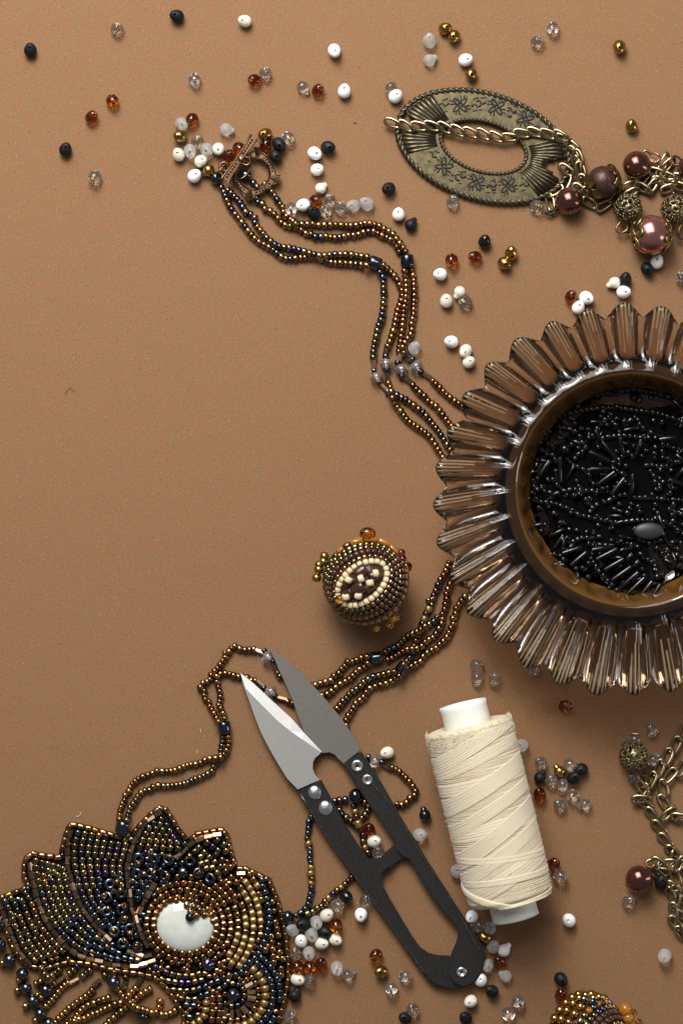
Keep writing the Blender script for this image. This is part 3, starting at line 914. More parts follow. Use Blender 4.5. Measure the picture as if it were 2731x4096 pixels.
def edge(P):
    path = Path(P, False); s = 10.
    while s < path.L - 8:
        t = path.tan(s); p = path.at(s) + np.array([-t[1], t[0]]) * 9
        q = at(p, .2); OCC.append((q.x, q.y, .08))
        pb('bronze' if random.random() < .75 else 'copper', p, math.degrees(math.atan2(-t[1], t[0])), .145, .12, z=.17, shape='tube', check=False)
        s += 31
edge(OUT); edge(BOT)
# large blue rounds with a bronze bead stitched on top
for x, y, x2, y2 in ((870, 525, 870, 562), (975, 525, 940, 495), (1060, 535, 1065, 517), (1190, 545, 1190, 513), (1245, 620, 1250, 618), (1320, 655, 1362, 615), (1040, 635, 1052, 635),
                     (950, 620, 962, 615), (865, 620, 905, 625), (690, 690, 735, 675), (760, 745, 757, 728), (675, 772, 655, 763), (670, 862, 680, 843), (760, 845, 775, 826),
                     (775, 912, 785, 903), (720, 988, 714, 980), (815, 970, 815, 998), (770, 1060, 780, 1043), (862, 1078, 855, 1078), (1150, 615, 0, 0)):
    r = .245 if (x, y) not in ((775, 912),) else .19
    side = x2 == 0
    q = at(px('M', x, y), .3); OCC.append((q.x, q.y, r))
    M = (frame_x(q, (1, .1, 0)) if side else frame_x(q, (random.uniform(-.3, .3), random.uniform(-.3, .3), 1))) @ S3(r * .72, r, r)
    bead(fp, 'seed', 'blue', M, 'large_blue_bead')
    if not side:
        q = at(px('M', x2, y2), .52)
        bead(fp, 'seed', 'bronze', frame_x(q, (random.uniform(-1, 1), random.uniform(-1, 1), random.uniform(0, .9))) @ S3(.09, .125, .125))
# eye: cabochon and bead bezel
EC = np.array(px('M', 1163, 948)); ERX, ERY, ET = 120., 108., math.radians(-8)
def ell(a, f=1., add=0.):
    u = np.array([(ERX * f + add) * math.cos(a), (ERY * f + add) * math.sin(a)])
    return EC + np.array([u[0] * math.cos(ET) - u[1] * math.sin(ET), -(u[0] * math.sin(ET) + u[1] * math.cos(ET))])
V, Fc = lathe([(.002, .46)] + [(math.sin(a), .46 * math.cos(a) ** .8) for a in np.linspace(.12, PI / 2 - .001, 12)] + [(1, -.1)], 48)
q = at(EC, .16)
obj('cabochon', mesh_from('cabochon', V, Fc, 'cabochon'), fp, Matrix.Translation(q) @ Matrix.Rotation(ET, 4, 'Z') @ S3(1.22, 1.10, 1.0))
obj('pupil_bead', bead_mesh('round', 'gloss_black'), fp, frame_x(at(px('M', 1193, 898), .68), (.2, 1, .5)) @ S3(.2, .2, .2))
obj('crystal_bead', bead_mesh('round', 'rainbow'), fp, frame_x(at(px('M', 1308, 1192), .34), (.2, .3, 1)) @ S3(.2, .27, .27))
q = at(px('M', 1308, 1192), .34); OCC.append((q.x, q.y, .27))
def ring(add, a0, a1, sp, w, r=.14, z=.30, shape='tube', half=.115, stop=None, check=True):
    a = a0
    while a < a1:
        p = ell(math.radians(a), 1, add)
        if stop is None or stop(p):
            m = pick(w(p) if callable(w) else w)
            pb(m, p, a + ET, half, r * (1.1 if m == 'matte_gold' else 1), z=z, shape=shape, check=check)
        a += math.degrees(sp / (np.hypot(ERX, ERY) / 1.41 + add)) * random.uniform(.95, 1.05)
BZ = dict(bronze=.75, copper=.25)
bluecol = Path(pts('O', '1170,40 1180,120 1205,180 1215,235 1230,300 1245,355 1250,400 1250,465 1240,530 1220,605 1205,660 1190,710 1160,765 1135,820 1090,870 1050,900 1010,945 970,1000 910,1035 865,1060 830,1095 770,1040'))
for c, st in ((bluecol, 24.5),):
    s = 4.
    while s < c.L - 40:
        t = c.tan(s); pb('blue', c.at(s), math.degrees(math.atan2(-t[1], t[0])) , .12, .15, shape='seed', check=False, z=.27); s += 25.5
ring(6, 112, 395, 28, BZ, r=.165, z=.30, half=.13, check=False)
ring(34, -40, 320, 27, BZ, z=.27, check=False)
ring(36, 200, 320, 32, dict(matte_gold=1), r=.15, z=.24, half=.14)
for i, add in enumerate((61, 87, 113)):
    ring(add, 40, 135 - i * 14, 26, BZ, z=.25)
def lid_ok(p):
    a = [px('M', *v) for v in ((1080, 775), (1130, 825), (1180, 900), (1205, 915), (1240, 890), (1290, 892), (1352, 930))]
    y = np.interp(p[0], [v[0] for v in a], [v[1] for v in a]); return p[1] < y and p[0] > a[0][0] - 5
for f in (-6, -30, -54, -78):
    z = .16 + .46 * math.cos(min(1.45, (1 + f / 114) * PI / 2)) ** .8 + .09
    ring(f, 5, 118, 26, BZ, z=z, r=.14, stop=lid_ok, check=False)
def rightw(p):
    for gx, gy, gr in ((1060, 150, 105), (1110, 200, 80), (970, 230, 60), (1080, 450, 110), (1160, 430, 110), (930, 660, 50), (1010, 740, 110), (1100, 700, 70), (880, 900, 110), (830, 970, 60)):
        q = px('O', gx, gy)
        if math.hypot(p[0] - q[0], p[1] - q[1]) < gr * .3827: return dict(matte_gold=1)
    return BZ
def inside_right(p):
    k = np.argmin(np.hypot(bluecol.P[:, 0] - p[0], bluecol.P[:, 1] - p[1]))
    return p[0] < bluecol.P[k][0] - 8 or p[1] < bluecol.P[k][1] - 40 and p[0] < bluecol.P[k][0]
for i in range(8):
    ring(63 + 30 * i, (-62, -58, -53, -42, -32, -22, -14, -5)[i], 62, 28.5, rightw, z=.25, r=.145, half=.12, stop=inside_right)
# rows below the eye
def row(P, w, r=.135, half=.115, z=.25, shape='tube', check=True, step=None):
    path = Path(P); s = 6.
    while s < path.L - 4:
        t = path.tan(s); m = pick(w)
        pb(m, path.at(s), math.degrees(math.atan2(-t[1], t[0])), half, r, z=z, shape=shape, check=check); s += step or (half * 200 + 3.5)
OL = dict(olive=.7, bronze=.15, purple=.12, blue=.05)
row(pts('O', '-20,1000 80,955 140,1000 200,1022 270,1040 340,1052 420,1052 480,1042 540,1020 620,1035 700,1010 740,985'), OL)
row(pts('O', '60,1040 135,1090 200,1105 265,1115 330,1122 390,1125 450,1115 520,1100 580,1085'), OL)
row(pts('O', '500,1190 580,1160 630,1132 690,1112 740,1090 800,1050'), dict(blue=1), half=.115)
row(pts('O', '100,1160 200,1190 280,1200 350,1207 415,1205 480,1195'), OL)
row(pts('O', '250,1270 320,1285 380,1292 430,1300 490,1290 540,1255 600,1240 650,1220 700,1200 750,1172 800,1140'), dict(olive=.5, blue=.45, bronze=.05))
row(pts('O', '300,1350 360,1350 420,1360 500,1365'), dict(blue=1), half=.12, r=.135)
row(pts('O', '360,1410 430,1410 490,1415'), dict(blue=1), half=.12, r=.135)
row(pts('O', '400,1480 450,1490'), dict(blue=1), half=.12, r=.135)
row(pts('O', '590,1320 585,1385 580,1440 555,1490 510,1525 450,1560'), dict(matte_gold=1), r=.165, half=.115, shape='seed')
CC = np.array(px('O', 870, 1250))
def cring(r0, a0, a1, sp, w, r=.125, half=.1, shape='tube', tang=True, check=True, z=.25):
    a = a0
    while a < a1:
        p = CC + r0 * .3827 * np.array([math.cos(math.radians(a)), -math.sin(math.radians(a))])
        pb(pick(w), p, a + (90 if tang else 0), half, r, z=z, shape=shape, check=check)
        a += math.degrees(sp / (r0 * .3827))
q = at(CC, .36); OCC.append((q.x, q.y, .26))
bead(fp, 'round', 'blue', frame_x(q, (.2, 1, .1)) @ S3(.26, .28, .28), 'large_blue_bead')
cring(118, -130, 120, 25, dict(olive=.7, purple=.15, blue=.15))
cring(195, -115, 50, 27, dict(bronze_bugle=.55, dark_bugle=.45), r=.125, half=.165, shape='bugle', tang=False, check=False)
cring(265, -110, 62, 27, BZ)
cring(338, -95, 62, 30, dict(matte_gold=1), r=.18, half=.14, shape='seed')
cring(415, -85, 58, 27, dict(blue=1), r=.145, half=.13)
cring(490, -80, 55, 27, dict(blue=1), r=.14, half=.13)
for i in range(3): row(pts('O', f'{655 + 75 * i},1270 {655 + 75 * i},1420 {640 + 70 * i},1560'), BZ, r=.14, half=.125)
# petal fills
def fill(P, Q, w, rows=None, inset=13, sp=28.5, rs=27):
    a, b = Path(P), Path(Q)
    n = int(max(a.L, b.L) / rs)
    for i in range(n):
        t = (i + .5) / n
        p, q = a.at(t * a.L), b.at(t * b.L); d = np.linalg.norm(q - p) - 2 * inset
        if d < 8: continue
        u = (q - p) / np.linalg.norm(q - p); k = max(1, int(d / sp + .35))
        tt = a.tan(t * a.L) + b.tan(t * b.L)
        for j in range(k):
            c = p + u * (inset + d * (j + .5) / k)
            pb(pick(w(t, c)), c, math.degrees(math.atan2(-tt[1], tt[0])), .12, .132 + .01 * random.random())
OLV = dict(olive=.70, bronze=.13, purple=.07, blue=.10)
def w1(t, c): return OLV
def w2(t, c): return OLV if t < .42 else (dict(blue=.85, olive=.15) if t > .56 else dict(olive=.5, blue=.4, purple=.1))
def w3(t, c): return OLV if t < .36 else dict(blue=.75, olive=.2, purple=.05)
fill(cA, pts('M', '175,715 225,760 255,835 280,900 320,965 390,1050 450,1110'), w1)
fill(cB, cC + pts('M', '780,1095 860,1130 940,1150 1000,1150'), w2)
fill(cC, pts('M', '845,400 828,460 812,520 798,590 802,670 806,740 816,820 836,880 858,940 880,1000 905,1050'), w3)
fill(pts('M', '1010,235 950,285 900,330 870,385 845,440 822,510'), pts('M', '1035,240 1060,290 1095,350 1130,410 1160,460 1120,520'), lambda t, c: dict(olive=.62, bronze=.2, purple=.1, blue=.08), inset=11)
fill(pts('M', '1370,385 1300,398 1240,420 1195,450 1150,495 1120,530'), pts('M', '1420,400 1440,470 1465,560 1440,640 1330,640 1270,580'), lambda t, c: dict(olive=.75, bronze=.2, purple=.05), inset=11)
fill(pts('M', '1470,560 1420,620 1370,670 1330,720'), pts('M', '1560,640 1520,690 1480,720 1440,760'), lambda t, c: BZ, inset=8)
fill(pts('M', '815,660 822,760 835,840'), pts('M', '945,690 915,770 885,850'), lambda t, c: dict(blue=1))
fill(pts('O', '1250,60 1290,250 1330,500 1300,760'), pts('O', '1300,60 1370,300 1440,560 1460,800'), lambda t, c: BZ, inset=4)
fill(pts('O', '1260,740 1330,850 1390,1000 1420,1200'), pts('O', '1330,700 1400,800 1440,950 1450,1200'), lambda t, c: BZ, inset=4)
RE = Path(pts('O', '1262,60 1300,130 1350,250 1390,400 1430,560 1455,750 1470,950 1460,1150 1430,1300 1390,1450 1340,1600'))
for off in (38, 67, 96):
    s = 0.
    while s < RE.L:
        t = RE.tan(s); pb(pick(BZ), RE.at(s) + np.array([-t[1], t[0]]) * off, math.degrees(math.atan2(-t[1], t[0])), .12, .14); s += 28
# gap fillers, small beads
for i in range(4200):
    p = px('M', random.uniform(0, 1900), random.uniform(200, 1568))
    q = at(p, .2)
    if not inside(q) or math.hypot((p[0] - EC[0]) / ERX, (p[1] - EC[1]) / ERY) < 1.05: continue
    dk = p[0] < EC[0] and p[1] < px('M', 0, 1130)[1]
    pb(pick(dict(blue=.7, olive=.3) if dk else BZ), p, random.uniform(0, 180), .10, .115, z=.21)
# fringe
FR = dict(bronze=.9, copper=.06, olive=.04)
OLF = dict(olive=.9, purple=.1)
for s, w in (('1110,1020 1085,1060 1060,1090', OLF), ('985,1185 930,1240 890,1275 850,1300 800,1330 760,1370 710,1400 670,1450 630,1480 590,1530 560,1580', FR),
             ('1215,1180 1270,1240 1300,1290', FR), ('1160,1275 1100,1295 1050,1310 995,1335 945,1350 890,1375 855,1410 815,1450 790,1500 740,1530 690,1570', FR),
             ('1330,1300 1290,1330 1230,1340 1180,1360 1120,1390 1070,1410 1020,1440 970,1455 910,1485 860,1510 800,1510 750,1560', FR),
             ('1590,1180 1500,1230 1450,1270 1400,1310 1350,1360 1310,1390 1260,1430 1220,1460 1180,1500 1130,1540 1100,1580', FR),
             ('830,940 800,960 750,1010 700,1045', OLF), ('590,1120 545,1150 520,1165', FR), ('960,980 935,1000 895,1030 850,1065', OLF),
             ('735,1125 710,1130 660,1165 625,1205 590,1245 555,1295 520,1330 470,1380', FR), ('500,1090 435,1110 390,1130 345,1150', FR), ('420,950 455,1060 500,1110', FR),
             ('430,960 500,1070 600,1010 640,960', OLF), ('385,1230 410,1270 470,1290', FR),
             ('1320,1040 1310,1090', OLF), ('1440,1170 1400,1200 1360,1240 1330,1280', FR), ('1300,1280 1400,1370 1470,1410 1530,1420 1580,1470', FR)):
    strand(fp, pts('N', s), w, r=.15)
strand(fp, pts('M', '1010,1410 1000,1440 995,1470 970,1500 910,1480 880,1475 840,1455 815,1430 795,1410'), FR, r=.15)
strand(fp, pts('M', '1110,1475 1070,1500 1030,1510 985,1500'), FR, r=.15)
for x, y, d, m in ((640, 1085, 35, 0), (780, 1105, 30, 0), (1012, 1130, 35, 1), (445, 1005, 70, 0), (1300, 1150, 75, 1), (1455, 1110, 60, 1)):
    pb('dark_bugle' if m else 'bronze_bugle', px('N', x, y), d, .19, .105, z=.16, shape='bugle', check=False)
for x, y, r in ((100, 885, .27), (235, 1035, .26), (275, 1180, .24), (480, 1200, .28), (345, 1310, .25), (425, 1450, .26), (515, 1550, .25), (1190, 1120, .28), (-5, 520, .24), (0, 720, .27), (1500, 1480, .24)):
    q = at(px('N', x, y), r + .05); PLACED.append((q.x, q.y, q.z, r))
    bead(fp, 'round', 'blue', frame_x(q, (random.uniform(-1, 1), 1, .3)) @ S3(r * .93, r, r), 'large_blue_bead')
for x, y in ((30, 925), (200, 1100), (185, 1210), (270, 1370), (370, 1520), (1215, 1180)):
    pb('bronze', px('N', x, y), random.uniform(0, 180), .12, .15, z=.2, shape='seed', check=False)
flush(fp)
# ------------------------------------------------------------------ beaded balls
def ball(name, center, Rb, axis, rot, label, rings, group):
    """a ball sewn all over with beads; rings of beads run round an oval eye"""
    th = thing(name, (center.x, center.y, 0), label, 'beaded ball', group)
    ax = Vector(axis).normalized()
    ux = Vector((math.cos(rot), math.sin(rot), 0)); ux = (ux - ax * ux.dot(ax)).normalized(); uy = ax.cross(ux)
    V, Fc = lathe([(.002, -1)] + [(math.sin(a), -math.cos(a)) for a in np.linspace(.15, PI - .15, 18)] + [(.002, 1)], 32)
    obj('ball_core', mesh_from('ball_core', V, Fc, 'brown_seed'), th, Matrix.Translation(center) @ S3(Rb, Rb, Rb))
    def dirn(al, phi): return ax * math.cos(al) + (ux * math.cos(phi) + uy * math.sin(phi)) * math.sin(al)
    for (a, b, w, r, half, a0, a1) in rings:
        N = 720; P = []
        for i in range(N + 1):
            phi = math.radians(a0 + (a1 - a0) * i / N)
            al = 1 / math.sqrt((math.cos(phi) / a) ** 2 + (math.sin(phi) / b) ** 2)
            P.append(center + dirn(math.radians(al), phi) * (Rb + r * .55))
        d = [0.]
        for i in range(N): d.append(d[-1] + (P[i + 1] - P[i]).length)
        n = max(1, int(d[-1] / (half * 2 + .02)))
        for k in range(n):
            s = d[-1] * (k + .5) / n
            i = min(N - 1, int(np.searchsorted(d, s)))
            i = max(1, i)
            t = P[min(i + 1, N)] - P[i - 1]
            if P[i].z < .1: continue
            up = (P[i] - center).normalized()
            m = pick(w)
            rr = r * random.uniform(.92, 1.06)
            bead(th, 'bugle' if 'bugle' in m else ('round' if m in ('gold_bead', 'amber_glass', 'red_glass') else 'seed'), m,
                 frame_x(P[i], t, up) @ S3(half, rr, rr))
    return th
def on_ball(th, t, x, y, c, Rb, out, shape, m, d, half, r, name=None):
    p = px(t, x, y); q = at(p, c.z)
    dx, dy = q.x - c.x, q.y - c.y; l = math.hypot(dx, dy); Rm = Rb + out
    if l > Rm * .985: z = c.z + .15 * Rm
    else: z = c.z + math.sqrt(Rm * Rm - l * l)
    q = at(p, z); a = math.radians(d)
    v = Vector((math.cos(a), math.sin(a), 0)); up = (q - c).normalized(); v = v - up * v.dot(up)
    bead(th, shape, m, frame_x(q, v, up) @ S3(half, r, r), name)
bc = at(px('K', 590, 618), 1.62); RB = 1.54
CR, OLI, BRN = dict(cream_seed=1), dict(olive=.62, bronze=.38), dict(brown_seed=1)
b1 = ball('beaded_ball', bc, RB, (-.12, -.03, 1), math.radians(38), 'beaded ball with cream-ringed oval eye beside the bowl, amber and gold beads round it',
          [(43, 25, CR, .125, .105, 0, 360), (52, 34, OLI, .11, .10, 0, 360), (61, 43.5, BRN, .115, .105, 0, 360), (70, 52.5, OLI, .11, .10, 0, 360),
           (79, 62, BRN, .115, .11, 180, 360), (88, 71, dict(matte_gold=1), .135, .12, 190, 352), (79, 62, OLI, .115, .11, 0, 180),
           (98, 81, dict(dark_bugle=.6, purple=.4), .11, .18, 190, 350), (107, 91, dict(cream_seed=.7, olive=.3), .11, .11, 180, 360),
           (90, 72, dict(rainbow=1), .125, .12, 95, 185), (100, 82, dict(orange_glass=.5, olive=.5), .12, .14, 0, 180), (112, 95, BRN, .12, .12, 0, 360), (122, 108, dict(matte_gold=.5, brown_seed=.5), .13, .13, 0, 360), (134, 124, BRN, .13, .13, 0, 360)], 'beaded balls')
for x, y, d, m, h, r, s in ((505, 260, 20, 'orange_glass', .25, .13, 'rod'), (630, 240, -3, 'orange_glass', .25, .13, 'rod'), (755, 270, -22, 'orange_glass', .23, .13, 'rod'), (842, 335, -38, 'orange_glass', .21, .12, 'rod'),
                            (605, 188, 5, 'amber_glass', .33, .25, 'round'), (905, 362, 60, 'red_glass', .17, .17, 'round'), (915, 415, 60, 'red_glass', .17, .17, 'round'), (952, 488, 60, 'amber_glass', .22, .23, 'round'),
                            (218, 392, 40, 'gold_bead', .18, .19, 'round'), (212, 440, 40, 'gold_bead', .18, .19, 'round'), (170, 470, 60, 'gold_bead', .17, .18, 'round'), (168, 512, 60, 'gold_bead', .19, .2, 'round'), (148, 585, 70, 'gold_bead', .18, .19, 'round'),
                            (835, 950, 60, 'orange_glass', .18, .18, 'round'), (805, 1010, 60, 'amber_glass', .15, .15, 'round'), (685, 1040, 10, 'amber_glass', .13, .13, 'round'), (880, 935, 60, 'amber_glass', .13, .13, 'round')):
    on_ball(b1, 'K', x, y, bc, RB, r * .9, s, m, d, h, r, {'amber_glass': 'amber_bead', 'red_glass': 'red_drop_bead'}.get(m))
for x, y, d, m, h, r, s in ((545, 530, 35, 'brown_seed', .26, .26, 'tube'), (665, 560, 35, 'brown_seed', .24, .24, 'tube'), (525, 680, 35, 'brown_seed', .27, .27, 'tube'), (440, 620, 35, 'brown_seed', .22, .2, 'tube'), (620, 665, 35, 'brown_seed', .2, .2, 'tube'), (440, 720, 35, 'brown_seed', .2, .2, 'tube')):
    on_ball(b1, 'K', x, y, bc, RB, .02, s, m, d, h, r, 'brown_cube_bead')
for x, y, d in ((545, 592, 20), (675, 545, 10), (625, 630, 100), (435, 603, 60), (410, 755, 90), (520, 745, 80)):
    on_ball(b1, 'K', x, y, bc, RB, .20, 'seed', 'cream_seed', d, .12, .155)
on_ball(b1, 'K', 355, 775, bc, RB, .16, 'round', 'amber_glass', 30, .19, .19, 'amber_bead')
flush(b1)

zc = at(px('Z', 660, 760), 1.5); RZ = 1.5
b2 = ball('beaded_ball', zc, RZ, (.72, -.30, .62), math.radians(120), 'beaded ball cut by the bottom edge, gold beads left, cream row right', 
          [(24, 24, CR, .125, .11, 0, 360), (33, 33, OLI, .12, .11, 0, 360), (42, 42, OLI, .12, .11, 0, 360), (51, 51, BRN, .13, .115, 0, 360), (60, 60, BRN, .13, .115, 0, 360),
           (69, 69, dict(olive=.6, blue=.2, rainbow=.2), .125, .115, 0, 360), (79, 79, dict(orange_glass=.4, olive=.3, rainbow=.3), .13, .125, 0, 360),
           (92, 92, dict(gold_bead=1), .185, .185, 0, 360), (106, 106, dict(gold_bead=1), .185, .185, 0, 360), (120, 120, dict(gold_bead=1), .185, .185, 0, 360), (14, 14, BRN, .12, .11, 0, 360)], 'beaded balls')
for x, y, d, m, h, r, s in ((1155, 430, 90, 'orange_glass', .26, .27, 'round'), (1190, 540, 90, 'orange_glass', .24, .25, 'round'), (1262, 478, 0, 'amber_glass', .13, .13, 'seed'), (1320, 600, 0, 'amber_glass', .14, .14, 'seed'),
                            (640, 305, 0, 'rainbow', .13, .17, 'seed'), (755, 335, 20, 'rainbow', .14, .15, 'seed')):
    on_ball(b2, 'Z', x, y, zc, RZ, r * .7, s, m, d, h, r, {'amber_glass': 'amber_bead'}.get(m))
flush(b2)

# ------------------------------------------------------------------ thread snips
sn = thing('thread_snips', at((1520, 3300), 0), 'open black-handled thread snips with grey steel blades lying across the necklace', 'snips')
def prism(poly, zf, th, m, name, bev=.03, top=None):
    """bevelled plate of photo-pixel outline poly; zf(p) is its underside height, th its thickness"""
    bm = bmesh.new()
    vs = [bm.verts.new(at(p, zf(p))) for p in poly]
    f = bm.faces.new(vs)
    ex = bmesh.ops.extrude_face_region(bm, geom=[f])
    for v in ex['geom']:
        if isinstance(v, bmesh.types.BMVert): v.co.z += th
    bmesh.ops.recalc_face_normals(bm, faces=bm.faces)
    if bev:
        ed = [e for e in bm.edges if e.calc_face_angle(0) > .9 and abs(e.verts[0].co.z - e.verts[1].co.z) < th * .6]
        bmesh.ops.bevel(bm, geom=ed, offset=bev, segments=2, affect='EDGES', clamp_overlap=True)
    bmesh.ops.triangulate(bm, faces=[f for f in bm.faces if len(f.verts) > 4])
    me = bpy.data.meshes.new(name); bm.to_mesh(me); bm.free()
    me.materials.append(MATS[m]); sharpen(me, 28)
    return obj(name, me, sn, Matrix.Identity(4))
def lerp_y(y0, z0, y1, z1): return lambda p: z0 + (z1 - z0) * min(1.1, max(-.1, (p[1] - y0) / (y1 - y0)))
zl = lerp_y(2690, .44, 3890, .30)       # left arm and the bright blade
zr = lerp_y(2600, .30, 3890, .44)       # right arm and the blade painted in shade
TH = .115
def rounded(P, n=3): return [tuple(p) for p in catmull(P, n)]
# blades
left_edge = pts('P', '162,372 182,460 210,545 260,680 310,825 380,1000 470,1175 560,1330 650,1475 L1240,1188')
notch = pts('P', '985,1480 940,1435 916,1370 918,1305 940,1258 985,1222 1012,1198')
bev_in = pts('P', '1000,1200 900,1130 800,1060 680,975 560,880 450,770 320,640 215,530')
cut = pts('P', '1012,1195 950,1128 830,1000 700,850 500,668 300,480 162,370')
top = left_edge + pts('L', '1374,1128') + notch[:-1]
def blade(name, top, bev, cutp, zf, m, th):
    """flat blade with a ground bevel from line bev down to the cutting edge cutp"""
    V, Fc, I = [], [], []
    tp = top + bev
    n = len(tp)
    V += [at(p, zf(p) + th) for p in tp]; Fc.append(tuple(range(n))); I.append(0)
    o = len(V); ring_ = top + cutp
    V += [at(p, zf(p) + (0 if i < len(top) else .02)) for i, p in enumerate(ring_)]
    Fc.append(tuple(reversed(range(o, o + len(ring_))))); I.append(0)
    for i in range(len(top) - 1): Fc.append((i + 1, i, o + i, o + i + 1)); I.append(0)
    nb, nc = len(bev), len(cutp)
    ib = [len(top) - 1] + [len(top) + k for k in range(nb)] + [0]
    ic = [o + len(top) - 1] + [o + len(top) + k for k in range(nc)] + [o]
    i = j = 0
    while i < len(ib) - 1 or j < len(ic) - 1:
        if j >= len(ic) - 1 or (i < len(ib) - 1 and i / (len(ib) - 1) <= j / (len(ic) - 1)): Fc.append((ib[i + 1], ib[i], ic[j])); i += 1
        else: Fc.append((ib[i], ic[j], ic[j + 1])); j += 1
        I.append(1)
    bm = bmesh.new(); me = mesh_from(name, V, Fc, [m, 'ground_edge'], False, None, I)
    bm.from_mesh(me); bmesh.ops.triangulate(bm, faces=[f for f in bm.faces if len(f.verts) > 4]); bmesh.ops.recalc_face_normals(bm, faces=bm.faces)
    bm.to_mesh(me); bm.free()
    return obj(name, me, sn, Matrix.Identity(4))
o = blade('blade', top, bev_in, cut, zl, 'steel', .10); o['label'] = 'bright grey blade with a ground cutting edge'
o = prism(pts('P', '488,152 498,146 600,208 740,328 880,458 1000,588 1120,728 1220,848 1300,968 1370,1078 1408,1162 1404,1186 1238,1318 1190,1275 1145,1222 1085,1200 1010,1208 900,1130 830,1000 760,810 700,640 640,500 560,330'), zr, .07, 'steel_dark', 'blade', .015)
o['label'] = 'grey blade, its shade painted in'
# handle arms
prism(pts('Q', '157,290 250,440 350,600 500,815 650,1025 800,1230 940,1430 1010,1530 1060,1595 1105,1632 1180,1655 1270,1664 1320,1640 1380,1560 1340,1470 1230,1432 1130,1426 1070,1412 1010,1372 965,1310 900,1205 800,1035 752,945 740,900 748,856 775,832 812,810 755,728 715,752 680,764 645,748 600,690 480,500 400,350 322,205'), lambda p: zl(p) - .02, TH + .03, 'black_handle', 'handle_arm', .05)
prism(pts('Q', '474,96 560,235 660,385 760,530 835,648 842,690 882,740 935,760 1000,880 1080,1010 1160,1115 1225,1185 1262,1225 1274,1270 1262,1330 1228,1410 1206,1480 1206,1560 1240,1620 1300,1648 1360,1635 1420,1580 1452,1500 1462,1430 1455,1375 1400,1290 1300,1140 1200,985 1060,765 900,505 740,225 603,10'), lambda p: zr(p) - .02, TH + .03, 'black_handle', 'handle_arm', .05)
# raised flange along the outer edge of each arm, and the cross stop
def flange(s, zf, w=.06):
    P = [at(p, zf(p) + TH + .005) for p in catmull(pts('Q', s), 4)]
    V, Fc = tube(P, w, 8, flat=.55)
    obj('handle_flange', mesh_from('handle_flange', V, Fc, 'worn_handle'), sn, Matrix.Identity(4))
flange('640,205 760,330 900,540 1060,795 1180,970 1290,1160 1380,1330 1430,1400', zr, .06)
flange('175,305 350,590 500,800 650,1012 800,1218 940,1415 1050,1570', zl, .045)
prism(pts('Q', '738,735 835,655 900,660 945,750 870,762 796,822'), lambda p: .25, .09, 'black_handle', 'cross_stop', .02)
def rivet(x, y, r, zf, dome):
    p = px('Q', x, y); q = at(p, zf(p) + TH)
    if dome: V, Fc = lathe([(.002, .13)] + [(r * math.sin(a), .13 * math.cos(a)) for a in (.3, .6, .9, 1.2, 1.45)] + [(r, -.02)], 24)
    else: V, Fc = lathe([(.002, .0), (r * .28, .005), (r * .40, .03), (r * .55, .075), (r * .75, .085), (r * .95, .06), (r, -.02)], 24)
    obj('rivet', mesh_from('rivet', V, Fc, 'rivet'), sn, Matrix.Translation(q))
for x, y, r, zf, dm in ((277, 297, .285, zl, 1), (352, 405, .30, zl, 1), (572, 110, .25, zr, 0), (643, 207, .225, zr, 0), (1298, 1548, .215, zr, 0)): rivet(x, y, r, zf, dm)

# ------------------------------------------------------------------ thread spool
ZS = 1.70
top_m, bot_m = px('R', 533, 320), px('R', 925, 1905)
A, B = at(top_m, ZS), at(bot_m, ZS)
spl = thing('thread_spool', (A.x / 2 + B.x / 2, A.y / 2 + B.y / 2, 0), 'spool of cream sewing thread on a white tube, lying between snips and glass beads', 'spool')
axis = (B - A); LEN = axis.length; axis.normalize()
MS = frame_x(A, axis)          # local x runs from the top end to the bottom end
RS = 1.69
prof = [(.9, .12), (1.30, .02), (1.55, .06), (1.66, .22), (RS, .5), (RS + .01, 2), (RS, 4), (RS - .01, 6), (RS - .02, LEN - .7), (1.64, LEN - .25), (1.5, LEN - .05), (1.2, LEN), (.9, LEN - .05)]
V, Fc = lathe(prof, 64, False, 'X')
obj('thread_core', mesh_from('thread_core', V, Fc, 'thread'), spl, MS)
V, Fc = lathe([(.80, -.78), (.93, -.80), (.95, -.76), (.92, -.6), (.92, LEN + .62), (.94, LEN + .72), (.80, LEN + .74), (.78, LEN + .5), (.78, -.5)], 48, True, 'X')
obj('spool_tube', mesh_from('spool_tube', V, Fc, 'plastic'), spl, MS)
def prof_r(x):
    return float(np.interp(x, [p[1] for p in prof[1:-1]], [p[0] for p in prof[1:-1]]))
sp = Soup(); x = .18
while x < LEN - .12:                          # close level turns
    P = []; r = prof_r(x); j = random.uniform(-.005, .005); sk = random.uniform(-.05, .05)
    for i in range(40):
        a = 2 * PI * i / 40
        P.append((x + sk * math.cos(a) + .004 * math.sin(5 * a), (r + j) * math.cos(a), (r + j) * math.sin(a)))
    sp.add(tube(P, .0275, 5, True)); x += .043
obj('thread_turns', sp.mesh('thread_turns', 'thread'), spl, MS, kind='stuff')
def band(x0, x1, n, gap, lift=.02, fan=0., name='thread_band'):
    """n threads laid side by side across the visible half, from x0 at the left to x1 at the right"""
    sp = Soup()
    for k in range(n):
        P = []
        e = random.uniform(-.005, .005)
        for i in range(41):
            s = i / 40; ph = math.radians(-112 + 224 * s)
            xx = x0 + (x1 - x0) * (.5 + .5 * math.sin(max(-PI / 2, min(PI / 2, ph)))) + (k - n / 2) * gap * (1 + fan * s) + e
            xx = min(LEN - .1, max(.30, xx))
            r = prof_r(xx) + lift * math.cos(ph * .7) + .004 * math.sin(k * 2.3)
            P.append((xx, r * math.sin(ph), r * math.cos(ph)))     # local y points right in the picture
        sp.add(tube(P, .0265, 5))
    obj(name, sp.mesh(name, 'thread_band'), spl, MS, kind='stuff')
